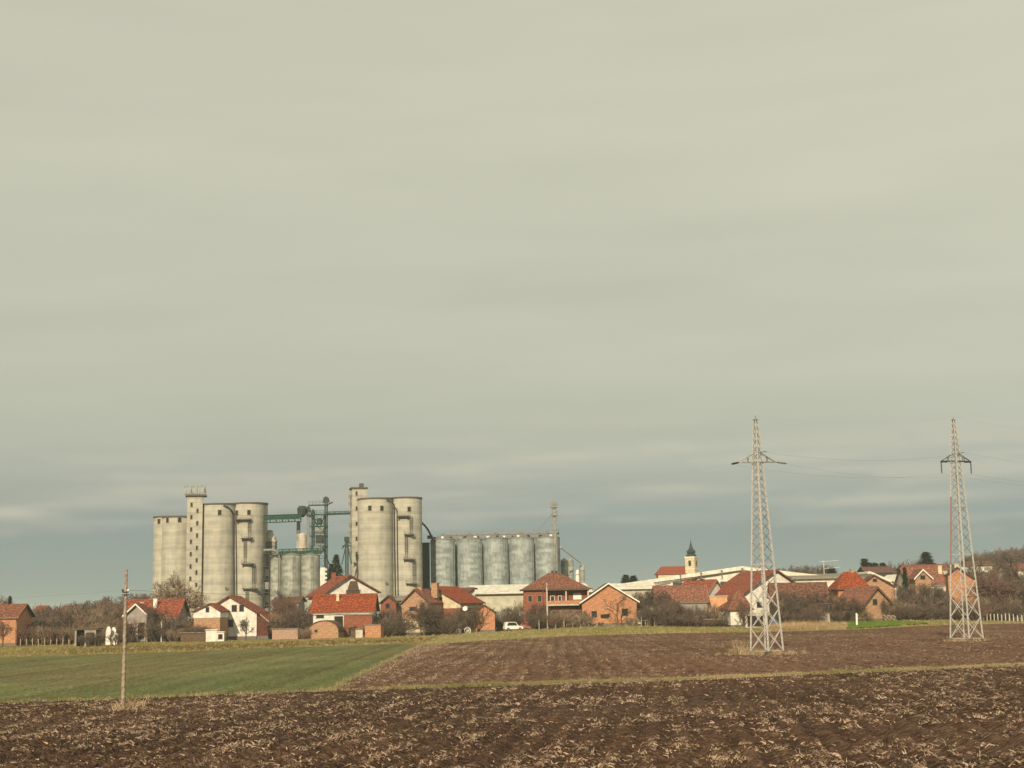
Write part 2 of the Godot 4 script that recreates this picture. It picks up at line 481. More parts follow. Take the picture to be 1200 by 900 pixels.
# n, l, c name, label, category; x0, x1 the front wall's ends; d depth; yaw; len depth of the house; ridge "z" gable in front, "x" eaves in front, "hip";
# el, er eaves (for "x": front, back), a ridge row, ax ridge column; wall, roof, win, door [[x0, y0, x1, y1]], chim [[px, top row, width m, share of depth, material]]
func house(o: Dictionary) -> Node3D:
	var d: float = o.d
	var yaw: float = o.get("yaw", 0.0)
	var k := d / F
	var xc: float = (o.x0 + o.x1) / 2.0
	var w: float = (o.x1 - o.x0) * k / cos(deg_to_rad(yaw))
	var ln: float = o.get("len", 9.0)
	var root := thing(o.n, o.l, o.get("c", "house"), spot(xc, d), yaw, o.get("g", ""))
	root.set_meta("frame", [xc, d, yaw])
	var el := hh(xc, o.el, d)
	var er := hh(xc, o.get("er", o.el), d)
	var ap := hh(o.get("ax", xc), o.a, d)
	var ridge: String = o.get("ridge", "z")
	var wm: Material = o.wall
	var rm: Material = o.roof
	var ov: float = o.get("over", 0.45)
	var th: float = o.get("thick", 0.18)
	var xf := Transform3D.IDENTITY
	var gw := w
	var gl := ln
	var ax: float = (o.get("ax", xc) - xc) * k / cos(deg_to_rad(yaw))
	if ridge == "x":
		gw = ln
		gl = w
		ax = 0.0
		xf = Transform3D(Basis(Vector3(0, 0, -1), Vector3(0, 1, 0), Vector3(1, 0, 0)), Vector3(w / 2, 0, -ln / 2))
	var wall := MB.new()
	wall.xf = xf
	if ridge == "hip":
		wall.prism([Vector2(-w / 2, -0.5), Vector2(w / 2, -0.5), Vector2(w / 2, el), Vector2(-w / 2, el)], 0, -ln)
		part(root, "wall", wall, wm)
		var rf := MB.new()
		var x := w / 2 + ov
		var y := el - 0.02
		var r0: float = (o.rx0 - xc) * k
		var r1: float = (o.rx1 - xc) * k
		var c := [Vector3(-x, y, ov), Vector3(x, y, ov), Vector3(x, y, -ln - ov), Vector3(-x, y, -ln - ov)]
		var a0 := Vector3(r0, ap, -ln / 2)
		var a1 := Vector3(r1, ap, -ln / 2)
		rf.quad(c[0], c[1], a1, a0, Vector3(0, 1, 1))
		rf.quad(c[2], c[3], a0, a1, Vector3(0, 1, -1))
		rf.tri(c[1], c[2], a1, Vector3(1, 1, 0))
		rf.tri(c[3], c[0], a0, Vector3(-1, 1, 0))
		rf.quad(c[0], c[1], c[2], c[3], Vector3(0, -1, 0))
		part(root, "roof", rf, rm)
		var fb := MB.new()
		for i in 4:
			fb.bar(c[i] + Vector3(0, 0.02, 0), c[(i + 1) % 4] + Vector3(0, 0.02, 0), 0.14, 0.22)
		part(root, "fascia", fb, o.get("verge", M.timber))
	else:
		var split: float = hh(xc, o.split, d) if o.has("split") else -99.0
		if split > 0.0 and ridge == "z":
			var lo := MB.new()
			lo.xf = xf
			lo.prism([Vector2(-gw / 2 + 0.06, -0.5), Vector2(gw / 2 - 0.06, -0.5), Vector2(gw / 2 - 0.06, split), Vector2(-gw / 2 + 0.06, split)], -0.06, -gl + 0.06)
			part(root, "lower_wall", lo, o.low)
		var bot := split if split > 0.0 else -0.5
		wall.prism([Vector2(-gw / 2, bot), Vector2(gw / 2, bot), Vector2(gw / 2, er), Vector2(ax, ap), Vector2(-gw / 2, el)], 0, -gl)
		part(root, "wall", wall, wm)
		var rf := MB.new()
		rf.xf = xf
		var vg := MB.new()
		vg.xf = xf
		for s in [[-gw / 2, el], [gw / 2, er]]:
			var e := Vector2(s[0], s[1])
			var p := Vector2(ax, ap)
			var dir := (e - p).normalized()
			var e2 := e + dir * ov
			var up := Vector2(0, th / maxf(0.3, absf(dir.x)))
			var g := Vector2(0, 0.015)
			rf.prism([e2 + g, p + g, p + g + up, e2 + g + up], ov, -gl - ov)
			vg.prism([e2 - Vector2(0, 0.1), p - Vector2(0, 0.1), p + g + up * 0.9, e2 + g + up * 0.9], ov + 0.003, ov + 0.07)
			vg.prism([e2 - Vector2(0, 0.1), p - Vector2(0, 0.1), p + g + up * 0.9, e2 + g + up * 0.9], -gl - ov - 0.07, -gl - ov - 0.003)
		part(root, "roof", rf, rm)
		if ridge == "z" or o.has("verge"):
			part(root, "verge_board", vg, o.get("verge", M.trim_dark))
	if ridge == "x":
		var gt := MB.new()
		var gy := el - 0.12 - ov * (ap - el) / (ln / 2.0)
		gt.bar(Vector3(-w / 2 - ov, gy + 0.1, ov + 0.1), Vector3(w / 2 + ov, gy + 0.1, ov + 0.1), 0.13, 0.13)
		gt.bar(Vector3(w / 2 - 0.15, gy + 0.05, ov + 0.1), Vector3(w / 2 - 0.15, gy - 0.5, 0.08), 0.09)
		gt.bar(Vector3(w / 2 - 0.15, gy - 0.5, 0.08), Vector3(w / 2 - 0.15, 0.1, 0.08), 0.09)
		part(root, "gutter", gt, M.stain)
	if d < 320.0:
		var pb := MB.new()
		pb.box(Vector3(0, 0.1, -ln / 2), Vector3(w + 0.1, 0.9, ln + 0.1))
		part(root, "plinth", pb, M.plinth)
	for q in o.get("win", []):
		var r := local(root, q)
		frame_and_pane(root, "window", r[0], r[1], r[2], r[3], 0.0, o.get("frame", M.timber), M.glass)
	for q in o.get("door", []):
		var r := local(root, q)
		frame_and_pane(root, "door", r[0], r[1], maxf(0.05, r[2]), r[3], 0.0, o.get("dframe", M.timber), M.void, "door_leaf")
	for q in o.get("chim", []):
		var b := MB.new()
		var top := hh(q[0], q[1], d)
		var cx: float = (q[0] - xc) * k
		var z: float = -ln * q[3]
		b.box(Vector3(cx, top - 1.6, z), Vector3(q[2], 3.0, q[2]))
		b.box(Vector3(cx, top - 0.07, z), Vector3(q[2] + 0.14, 0.14, q[2] + 0.14))
		part(root, "chimney", b, q[4])
	return root

func local(root: Node3D, q: Array) -> Array:                # a rectangle seen on the front wall -> x0, x1, y0, y1 there
	var f: Array = root.get_meta("frame")
	var k: float = f[1] / F
	var c := cos(deg_to_rad(f[2]))
	return [(q[0] - f[0]) * k / c, (q[2] - f[0]) * k / c, hh(f[0], q[3], f[1]), hh(f[0], q[1], f[1])]

func dish_on(root: Node3D, px: float, py: float, dia: float, from_y: float, z: float, turn: float):
	var f: Array = root.get_meta("frame")
	var x: float = (px - f[0]) * f[1] / F / cos(deg_to_rad(f[2]))
	var y := hh(f[0], py, f[1])
	var b := MB.new()
	b.tube(Vector3(x, from_y, z - 0.25), Vector3(x, y, z - 0.25), 0.05, 0.05, 6)
	var mast := part(root, "dish_mast", b, M.steel_grey)
	var p := MB.new()
	p.xf = Transform3D(Basis(Vector3.UP, deg_to_rad(turn)) * Basis(Vector3.RIGHT, deg_to_rad(65)), Vector3(x, y, z))
	p.lathe([Vector2(0.02, -0.02), Vector2(dia * 0.3, 0.03), Vector2(dia * 0.5, 0.14)], 14)
	p.tube(Vector3(0, 0, 0), Vector3(0, 0.4, 0.1), 0.02, 0.02, 4)
	part(mast, "dish", p, M.steel_grey if turn > 90 else M.trim_white)

# ---------------------------------------------------------------- trees
var kinds := []

func limb(tk: MB, cr: MB, p: Vector3, dir: Vector3, l: float, r: float, gen: int, o: Dictionary):
	var segs := 3 if gen <= 1 else 2
	var pts := [p]
	var q := p
	var dd := dir
	for s in segs:
		dd = (dd + Vector3(rng.randfn(0, 0.12), rng.randfn(0, 0.08) + o.lift * 0.1, rng.randfn(0, 0.12))).normalized()
		q += dd * l / segs
		pts.append(q)
	for s in segs:
		var ra := lerpf(r, r * 0.55, float(s) / segs)
		var rb := lerpf(r, r * 0.55, float(s + 1) / segs)
		if gen == 0:
			tk.tube(pts[s], pts[s + 1], ra, rb, 7, false)
		elif gen == 1:
			tk.twig(pts[s], pts[s + 1], ra, rb)
		else:
			cr.twig(pts[s], pts[s + 1], ra, rb)
	if gen >= o.gens:
		return
	var k: int = o.kids[gen]
	for i in k:
		var t := lerpf(o.from if gen == 0 else 0.3, 1.0, (i + rng.randf() * 0.8) / k)
		var f := clampf(t * segs, 0, segs - 0.001)
		var at_: Vector3 = (pts[int(f)] as Vector3).lerp(pts[int(f) + 1], f - int(f))
		var ax := dd.cross(Vector3(rng.randfn(), rng.randfn(), rng.randfn())).normalized()
		var nd := dd.rotated(ax, deg_to_rad(rng.randf_range(o.spread * 0.6, o.spread * 1.3)))
		nd = (nd + Vector3(0, o.lift * 0.25, 0)).normalized()
		limb(tk, cr, at_, nd, l * rng.randf_range(o.shrink * 0.8, o.shrink * 1.1) * lerpf(1.1, 0.75, t), maxf(r * 0.5, o.tip), gen + 1, o)

func make_kinds():
	rng.seed = 5
	var defs := [
		{"gens": 4, "kids": [10, 7, 5, 4], "from": 0.3, "spread": 48.0, "shrink": 0.62, "lift": 0.5, "tip": 0.022, "l": 5.0, "r": 0.22},   # 0 garden tree
		{"gens": 4, "kids": [12, 6, 5, 4], "from": 0.15, "spread": 34.0, "shrink": 0.58, "lift": 1.0, "tip": 0.025, "l": 7.5, "r": 0.26},  # 1 upright tree
		{"gens": 4, "kids": [8, 7, 6, 5], "from": 0.25, "spread": 58.0, "shrink": 0.72, "lift": 0.2, "tip": 0.022, "l": 3.6, "r": 0.2},   # 2 spreading tree
		{"gens": 3, "kids": [4, 6, 6], "from": 0.3, "spread": 44.0, "shrink": 0.75, "lift": 0.7, "tip": 0.026, "l": 1.9, "r": 0.085, "stems": 14},   # 3 shrub
		{"gens": 3, "kids": [5, 6, 6], "from": 0.2, "spread": 52.0, "shrink": 0.8, "lift": 0.4, "tip": 0.028, "l": 1.8, "r": 0.085, "stems": 18},  # 4 thicket
		{"gens": 4, "kids": [11, 7, 5, 4], "from": 0.2, "spread": 52.0, "shrink": 0.74, "lift": 0.3, "tip": 0.03, "l": 4.5, "r": 0.24},   # 5 dense tree
		{"gens": 3, "kids": [6, 5, 5], "from": 0.4, "spread": 60.0, "shrink": 0.6, "lift": 0.4, "tip": 0.018, "l": 3.4, "r": 0.1},    # 6 thin young tree
	]
	for o in defs:
		var tk := MB.new()
		var cr := MB.new()
		if o.has("stems"):
			for s in o.stems:
				var a := rng.randf() * TAU
				var lean := rng.randf_range(0.1, 0.7)
				limb(tk, cr, Vector3(cos(a), 0, sin(a)) * rng.randf() * 1.6 + Vector3(0, -0.1, 0), Vector3(cos(a) * lean, 1, sin(a) * lean).normalized(), o.l * rng.randf_range(0.7, 1.1), o.r, 1, o)
		else:
			limb(tk, cr, Vector3(0, -0.2, 0), Vector3.UP, o.l, o.r, 0, o)
		var top := 0.0
		for p in cr.v:
			top = maxf(top, p.y)
		kinds.append([tk.done(), cr.done(), top])
	# two evergreens: tiered pine and cypress-like spruce
	for s in 2:
		var tk := MB.new()
		tk.tube(Vector3(0, -0.3, 0), Vector3(0, 9.4, 0), 0.22, 0.03, 7)
		var nd := MB.new()
		for i in 2600:
			var t := pow(rng.randf(), 0.8)
			var y := lerpf(2.4 if s == 0 else 0.9, 9.9, t)
			var tier := 0.5 + 0.5 * absf(sin(y * 2.1 + 0.5 * sin(y * 5.0)))
			var rad := (1.0 - t) * (3.0 if s == 0 else 1.7) * tier + 0.05
			var a := rng.randf() * TAU
			var rr := rad * sqrt(rng.randf_range(0.15, 1.0)) * (0.8 + 0.3 * sin(a * 3.0 + y * 1.7))
			var c := Vector3(cos(a) * rr, y - rr * 0.25, sin(a) * rr)
			var u := Vector3(cos(a), rng.randf_range(-0.7, 0.3), sin(a)).normalized() * rng.randf_range(0.25, 0.5)
			var w := Vector3(-sin(a), rng.randfn(0, 0.3), cos(a)) * rng.randf_range(0.06, 0.15)
			nd.tri(c - w, c + w, c + u, Vector3(rng.randfn(), 1, rng.randfn()))
		kinds.append([tk.done(), nd.done(), 10.0])

func tree(kind: int, px: float, d: float, h: float, label: String, group := "", tone := 0, px_y := -1.0) -> Node3D:
	var k: Array = kinds[kind]
	var s: float = (h if px_y < 0.0 else hh(px, px_y, d)) / k[2]
	var called: String = ["bare_tree", "bare_tree", "bare_tree", "bare_shrub", "bare_shrub", "bare_tree", "bare_tree", "conifer_tree", "conifer_tree"][kind]
	var cat: String = "shrub" if kind in [3, 4] else "tree"
	var o := thing(called, label, cat, spot(px, d), rng.randf() * 360.0, group)
	var wide := 1.9 if kind >= 7 and d > 400.0 else 1.0
	o.scale = Vector3(s * wide, s, s * wide)
	var st := put(o, "stems" if kind in [3, 4] else "trunk", k[0], [M.bark, M.bark_pale, M.bark][tone])
	if kind in [3, 4]:
		st.set_meta("kind", "stuff")
	put(o, "crown", k[1], M.needles if kind >= 7 else [M.twigs, M.twigs_pale, M.twigs_red][tone])
	return o

# ---------------------------------------------------------------- fields
func along(poly: Array, u: float) -> Vector2:
	var f := clampf(u, 0, 1) * (poly.size() - 1)
	var i := mini(int(f), poly.size() - 2)
	return (poly[i] as Vector2).lerp(poly[i + 1], f - i)

func patch(called: String, near: Array, far: Array, nx: int, nz: int, gamma: float, lift: float, shape: Callable, shade: Callable, m: Material):
	var v := PackedVector3Array()
	var uv := PackedVector2Array()
	var col := PackedColorArray()
	var idx := PackedInt32Array()
	for j in nz + 1:
		var t := pow(float(j) / nz, gamma)
		for i in nx + 1:
			var u := float(i) / nx
			var p := along(near, u).lerp(along(far, u), t)
			var fade := minf(1.0, minf(minf(t, 1.0 - t) * 14.0, minf(u, 1.0 - u) * 20.0))
			v.append(Vector3(p.x, terrain(p.x, p.y) + lift + shape.call(p.x, p.y) * fade, -p.y))
			uv.append(Vector2(p.x, p.y))
			col.append(shade.call(p.x, p.y) * 0.5)
			if i < nx and j < nz:
				var a := j * (nx + 1) + i
				idx.append_array([a, a + nx + 1, a + 1, a + 1, a + nx + 1, a + nx + 2])
	var n := PackedVector3Array()
	n.resize(v.size())
	for j in nz + 1:
		for i in nx + 1:
			var a := j * (nx + 1) + i
			var dx := v[a + (1 if i < nx else 0)] - v[a - (1 if i > 0 else 0)]
			var dz := v[a + (nx + 1 if j < nz else 0)] - v[a - (nx + 1 if j > 0 else 0)]
			n[a] = dx.cross(dz).normalized()
			if n[a].y < 0.0:
				n[a] = -n[a]
	var arr := []
	arr.resize(Mesh.ARRAY_MAX)
	arr[Mesh.ARRAY_VERTEX] = v
	arr[Mesh.ARRAY_NORMAL] = n
	arr[Mesh.ARRAY_TEX_UV] = uv
	arr[Mesh.ARRAY_COLOR] = col
	arr[Mesh.ARRAY_INDEX] = idx
	var mesh := ArrayMesh.new()
	mesh.add_surface_from_arrays(Mesh.PRIMITIVE_TRIANGLES, arr)
	var o := put(self, called, mesh, m)
	o.set_meta("kind", "structure")
	return o

func scatter(called: String, label: String, cat: String, mesh: Mesh, m: Material, xfs: Array, cols: Array, parent: Node = self):
	var mm := MultiMesh.new()
	mm.transform_format = MultiMesh.TRANSFORM_3D
	mm.use_colors = true
	mm.mesh = mesh
	mm.instance_count = xfs.size()
	for i in xfs.size():
		mm.set_instance_transform(i, xfs[i])
		mm.set_instance_color(i, cols[i])
	var o := MultiMeshInstance3D.new()
	o.name = numbered(parent, called)
	o.multimesh = mm
	o.material_override = m
	o.set_meta("kind", "stuff")
	if parent == self:
		o.set_meta("label", label)
		o.set_meta("category", cat)
	parent.add_child(o, true)

func ribbon(b: MB, p: Vector3, dir: Vector3, l: float, w: float, curl: float):
	var side := dir.cross(Vector3.UP).normalized().rotated(dir, rng.randf_range(-0.9, 0.9)) * w * 0.5
	var q := p
	var d := dir
	var segs := 3
	for s in segs:
		d = (d + Vector3(rng.randfn(0, 0.25), -curl / segs, rng.randfn(0, 0.25))).normalized()
		var q2 := q + d * l / segs
		var k0 := 1.0 - 0.25 * s
		var k1 := 1.0 - 0.25 * (s + 1)
		b.quad(q - side * k0, q + side * k0, q2 + side * k1, q2 - side * k1, Vector3.UP)
		q = q2

func clump_mesh(n: int, l: float, w: float, flat: float, curl: float, spread := 0.12) -> ArrayMesh:
	var b := MB.new()
	for i in n:
		var a := rng.randf() * TAU
		var d := Vector3(cos(a), rng.randf_range(0.05, flat), sin(a)).normalized()
		ribbon(b, Vector3(rng.randfn(0, spread * 1.4), 0.02, rng.randfn(0, spread)) - d * l * 0.3, d, l * rng.randf_range(0.5, 1.2), w * rng.randf_range(0.6, 1.3), curl)
	return b.done()

func tuft_mesh(n: int, h: float, w: float, lean: float) -> ArrayMesh:
	var b := MB.new()
	for i in n:
		var a := rng.randf() * TAU
		var d := Vector3(cos(a) * lean, 1.0, sin(a) * lean).normalized()
		ribbon(b, Vector3(rng.randfn(0, h * 0.25), -0.02, rng.randfn(0, h * 0.25)), d, h * rng.randf_range(0.6, 1.2), w, 0.8)
	return b.done()

func clod_mesh(sd: int) -> ArrayMesh:
	rng.seed = sd
	var s := SphereMesh.new()
	s.radius = 1.0
	s.height = 1.7
	s.radial_segments = 7
	s.rings = 3
	var st := SurfaceTool.new()
	st.create_from(s, 0)
	var a := st.commit_to_arrays()
	var v: PackedVector3Array = a[Mesh.ARRAY_VERTEX]
	var f := FastNoiseLite.new()
	f.seed = sd
	f.frequency = 0.9
	for i in v.size():
		v[i] = v[i] * (1.0 + 0.75 * f.get_noise_3dv(v[i] * 1.3))
	a[Mesh.ARRAY_VERTEX] = v
	var m := ArrayMesh.new()
	m.add_surface_from_arrays(Mesh.PRIMITIVE_TRIANGLES, a)
	var st2 := SurfaceTool.new()
	st2.create_from(m, 0)
	st2.deindex()
	st2.generate_normals()
	return st2.commit()

# near boundary of the second field: where the grass balk runs
# far edge of the second ploughed field
const EDGE := [Vector2(-14.4, 207), Vector2(-6, 226), Vector2(8, 238), Vector2(32, 241), Vector2(62, 244), Vector2(105, 262), Vector2(150, 285)]
const BALK := [Vector2(-48, 79), Vector2(-31.5, 84), Vector2(-11.4, 90.5), Vector2(11.75, 95), Vector2(39.7, 106), Vector2(58, 112)]

func furrow(x: float, z: float) -> float:
	var wob := fn.get_noise_2d(x * 0.15, z * 0.08) * 0.25
	var skew := 0.11 if z < 94.0 + 0.3 * x else 0.03
	return sin((x - z * skew + wob) * TAU / 1.15)

func near_shape(x: float, z: float) -> float:
	return 0.1 * furrow(x, z) + 0.05 * fn.get_noise_2d(x * 1.6, z * 0.6) + 0.02 * fn.get_noise_2d(x * 6.0 + 50.0, z * 6.0)

func ploughland(x: float, z: float) -> Color:
	var a := 1.0 + 0.35 * fn.get_noise_2d(x * 0.12, z * 0.07) + 0.12 * furrow(x, z)
	var w := fn.get_noise_2d(x * 0.05 + 90.0, z * 0.05)
	return Color(a * (1.0 + 0.06 * w), a, a * (1.0 - 0.08 * w))

func make_fields():
	fn.seed = 2
	fn.frequency = 0.6
	fn.fractal_octaves = 3
	fs.seed = 9
	fs.frequency = 0.3
	# the land as one sheet to the horizon
	var v := PackedVector3Array()
	var xs := []
	var zs := []
	for i in range(-30, 45):
		xs.append(i * 10.0)
	for q in [480, 540, 640, 800, 1100, 1700, 2800]:
		xs.append(float(q))
	for q in [-320, -400, -520, -800, -1400, -2800]:
		xs.push_front(float(q))
	for q in [-200, -60, -10, 10, 20]:
		zs.append(float(q))
	for i in range(3, 72):
		zs.append(i * 10.0)
	for q in [760, 840, 960, 1150, 1500, 2200, 3600]:
		zs.append(float(q))
	var b := SurfaceTool.new()
	b.begin(Mesh.PRIMITIVE_TRIANGLES)
	for z in zs:
		for x in xs:
			var c := 1.0 + 0.3 * fn.get_noise_2d(x * 0.03, z * 0.03)
			var wd := smoothstep(90.0, 200.0, x) * smoothstep(380.0, 600.0, z)
			b.set_color(Color(c * (0.5 + 0.05 * wd), c * (0.5 - 0.08 * wd), c * (0.5 - 0.03 * wd)))
			b.set_uv(Vector2(x, z))
			b.set_normal(Vector3.UP)
			b.add_vertex(Vector3(x, terrain(x, z) - 0.15, -z))
	var nx := xs.size()
	for j in zs.size() - 1:
		for i in nx - 1:
			var a := j * nx + i
			for q in [a, a + nx, a + 1, a + 1, a + nx, a + nx + 1]:
				b.add_index(q)
	b.generate_normals()
	put(self, "ground", b.commit(), M.land).set_meta("kind", "structure")

	patch("ploughed_field", [Vector2(-25, 31), Vector2(-15.5, 31), Vector2(-5, 31), Vector2(6, 31), Vector2(16, 31), Vector2(25, 31)], BALK, 460, 320, 1.25, 0.02, near_shape, ploughland, M.soil)
	patch("wheat_field", [Vector2(-70, 72), Vector2(-48, 79), Vector2(-31.5, 84), Vector2(-12.2, 90.2)], [Vector2(-125, 158), Vector2(-92, 174), Vector2(-52, 195), Vector2(-14.6, 222)], 220, 150, 1.1, 0.04,
		func(x, z): return 0.02 * sin(x * TAU / 1.6) + 0.1 * fn.get_noise_2d(x * 0.4, z * 0.3),
		func(x, z):
			var a: float = 1.0 + 0.22 * fn.get_noise_2d(x * 0.08, z * 0.04) + 0.1 * sin((x + fn.get_noise_2d(x * 0.2, z * 0.05)) * TAU / 3.4)
			var g: float = fn.get_noise_2d(x * 0.03 + 30.0, z * 0.02)
			var wheel: float = smoothstep(0.955, 0.985, cos((x + 0.01 * z + 3.0) * TAU / 13.0)) + smoothstep(0.955, 0.985, cos((x + 0.01 * z + 4.9) * TAU / 13.0))
			return Color(a * (1.0 - 0.25 * g), a * (1.0 + 0.06 * g), a * (1.0 - 0.1 * g)).lerp(Color(0.62, 0.48, 0.5), 0.4 * wheel + 0.35 * smoothstep(0.12, 0.4, fn.get_noise_2d(x * 0.07 + 9.0, z * 0.05))), M.green_field)
	patch("ploughed_field", [Vector2(-12.2, 90.3), Vector2(11.75, 95.2), Vector2(39.7, 106.2), Vector2(70, 117)], EDGE, 240, 200, 1.3, 0.02,
		func(x, z): return 0.06 * furrow(x, z) + 0.09 * fn.get_noise_2d(x * 1.2, z * 1.2) + 0.05 * fn.get_noise_2d(x * 4.0, z * 3.0),
		func(x, z): return ploughland(x, z) * Color(1.8, 1.72, 1.66) * (1.0 + 0.08 * sin((x - 0.03 * z + 0.6 * fn.get_noise_2d(x * 0.2, z * 0.04)) * TAU / 1.7)), M.soil)
	var turf := func(x, z):
		var a: float = 1.0 + 0.3 * fn.get_noise_2d(x * 0.15, z * 0.3)
		var g: float = fn.get_noise_2d(x * 0.05 + 7.0, z * 0.22 + 3.0)
		var wf: float = 222.0 + (x + 14.6) * (27.0 / 37.4 if x > -52.0 else 0.6)
		var s: float = (z - wf) / (272.0 - wf) + 0.25 * fn.get_noise_2d(x * 0.12, z * 0.08)
		var bare: float = smoothstep(0.0, 0.18, s) * (1.0 - smoothstep(0.5, 0.72, s)) * smoothstep(-88.0, -58.0, x) * 0.85 if x < -15.0 else 0.0
		return Color(a * (1.0 - 0.2 * g), a * (1.0 + 0.05 * g), a * (1.0 - 0.2 * g)).lerp(Color(0.56, 0.39, 0.43), bare)
	var bumps := func(x, z): return 0.15 * fn.get_noise_2d(x * 0.3, z * 0.3)
	patch("grass_verge", [Vector2(-125, 158.2), Vector2(-92, 174.2), Vector2(-52, 195.2), Vector2(-14.5, 222.2)], [Vector2(-130, 264), Vector2(-92, 266), Vector2(-52, 270), Vector2(-14.8, 276)], 110, 60, 1.0, 0.03, bumps, turf, M.verge)
	patch("grass_verge", EDGE, [Vector2(-14.8, 278), Vector2(-6, 281), Vector2(8, 286), Vector2(32, 294), Vector2(62, 298), Vector2(105, 304), Vector2(150, 314)], 120, 60, 1.0, 0.03, bumps, turf, M.verge)
	# bright lawn beside the pale post
	patch("lawn", [Vector2(gx(978, 247), 247), Vector2(gx(1030, 250), 250), Vector2(gx(1088, 258), 258)], [Vector2(gx(978, 285), 285), Vector2(gx(1030, 287), 287), Vector2(gx(1088, 262), 262)], 24, 14, 1.0, 0.16,
		func(_x, _z): return 0.0, func(x, z): return Color(0.5, 0.96, 0.36) * (1.0 + 0.2 * fn.get_noise_2d(x, z)), M.verge)

	# clods, maize straw, tufts
	var clods := [clod_mesh(41), clod_mesh(42), clod_mesh(43)]
	rng.seed = 100
	for k in 3:
		var xfs := []
		var cols := []
		for i in 3600:
			var u := rng.randf()
			var p := along([Vector2(-24, 34), Vector2(24, 34)], u).lerp(along(BALK, u), pow(rng.randf(), 0.9))
			var s := 0.025 + 0.085 * pow(rng.randf(), 3.5)
			xfs.append(Transform3D(Basis.from_euler(Vector3(rng.randf() * 6, rng.randf() * 6, rng.randf() * 6)).scaled(Vector3(s * 1.3, s, s * 1.2)), Vector3(p.x, 0.02 + near_shape(p.x, p.y) + s * 0.1, -p.y)))
			var a := rng.randf_range(0.75, 1.15)
			cols.append(Color(a, a, a))
		scatter("soil_clods", ["fist sized clods of dark ploughed soil in the nearest field", "crumbly brown clods strewn over the nearest furrows", "larger earth lumps turned up by the plough"][k], "soil", clods[k], M.clod, xfs, cols)
	var straws := []
	for k in 5:
		straws.append(clump_mesh([13, 10, 16, 4, 1][k], [0.17, 0.2, 0.15, 0.2, 0.22][k], [0.05, 0.042, 0.055, 0.05, 0.05][k], [1.7, 1.2, 2.0, 1.2, 0.9][k], [0.5, 0.3, 0.6, 0.3, 0.3][k], [0.2, 0.3, 0.15, 0.3, 0.1][k]))
	rng.seed = 200
	for k in 5:
		var xfs := []
		var cols := []
		var want: int = [1900, 1700, 1500, 3400, 4200][k]
		var tries := 0
		while xfs.size() < want and tries < want * 30:
			tries += 1
			var u := rng.randf()
			var p := along([Vector2(-24, 34), Vector2(24, 34)], u).lerp(along(BALK, u), pow(rng.randf(), 0.85))
			var row := p.x - 0.11 * p.y
			var dens := 0.17 + 1.25 * fn.get_noise_2d(row * 0.9 + 11.0, p.y * 0.2) + 0.6 * fn.get_noise_2d(p.x * 0.09, p.y * 0.09 + 60.0) + 0.7 * furrow(p.x, p.y) + 0.3 * smoothstep(52.0, 40.0, p.y)
			if rng.randf() > pow(clampf(dens, 0, 1), 2.4):
				continue
			var s := 0.5 + 0.85 * pow(rng.randf(), 1.6)
			xfs.append(Transform3D(Basis(Vector3.UP, rng.randf() * TAU).rotated(Vector3.RIGHT, rng.randfn(0, 0.12)).scaled(Vector3(s, s, s)), Vector3(p.x, 0.03 + near_shape(p.x, p.y), -p.y)))
			var a := rng.randf_range(0.4, 0.95)
			cols.append(Color(a, a * rng.randf_range(0.92, 1.0), a * rng.randf_range(0.8, 1.0)))
		scatter("maize_straw", ["tan heaps of maize leaves left on the nearest ploughed field", "long dry maize stalks and leaves lying along the near furrows", "dense crumpled husks on the nearest ploughed field", "scattered pairs of dry leaves over the near furrows", "single pale straws littering the nearest field"][k], "straw", straws[k], M.straw, xfs, cols)
	# paler scraps on the second ploughed field
	var xf2 := []
	var co2 := []
	while xf2.size() < 7500:
		var u := rng.randf()
		var p := along([Vector2(-12, 91), Vector2(11.75, 96), Vector2(39.7, 107), Vector2(70, 118)], u).lerp(along(EDGE, u), pow(rng.randf(), 0.9))
		var dens := 0.4 + 0.8 * fn.get_noise_2d(p.x * 0.3 + 31.0, p.y * 0.06) + 0.28 * sin((p.x - 0.03 * p.y + 0.6 * fn.get_noise_2d(p.x * 0.2, p.y * 0.04)) * TAU / 1.7) + 0.7 * smoothstep(-9.5, -12.5, p.x)
		if rng.randf() > pow(clampf(dens, 0, 1), 2.0):
			continue
		var s := rng.randf_range(0.5, 1.1)
		xf2.append(Transform3D(Basis(Vector3.UP, rng.randf() * TAU).scaled(Vector3(s, s, s)), Vector3(p.x, terrain(p.x, p.y) + 0.07, -p.y)))
		var a := rng.randf_range(0.4, 0.85)
		co2.append(Color(a, a * 0.96, a * 0.9))
	scatter("maize_straw", "pale straw scraps along the rows of the second ploughed field", "straw", straws[1], M.straw, xf2, co2)
	# grass: the balk between the fields, the edge of the wheat, the wheat itself, the verges, the pylon feet
	var tuft := tuft_mesh(9, 0.34, 0.035, 0.5)
	var blade := tuft_mesh(6, 0.15, 0.03, 0.7)
	var tall := tuft_mesh(14, 1.3, 0.06, 0.35)
	rng.seed = 300
	var xa := []
	var ca := []
	for i in 7000:
		var u := rng.randf()
		if u < 0.44 and i % 4 != 0:
			u = rng.randf_range(0.42, 1.0)
		var p := along(BALK, u) + Vector2(0, rng.randfn(0.2, 0.4 if u > 0.43 else 0.2))
		var s := rng.randf_range(0.5, 1.1) * (0.7 + 0.6 * absf(fn.get_noise_2d(p.x * 0.3, 5.0)))
		xa.append(Transform3D(Basis(Vector3.UP, rng.randf() * TAU).scaled(Vector3(s, s, s)), Vector3(p.x, 0.03, -p.y)))
		var dry := clampf(0.45 + 1.2 * fn.get_noise_2d(p.x * 0.15, 40.0) + rng.randfn(0, 0.2), 0, 1)
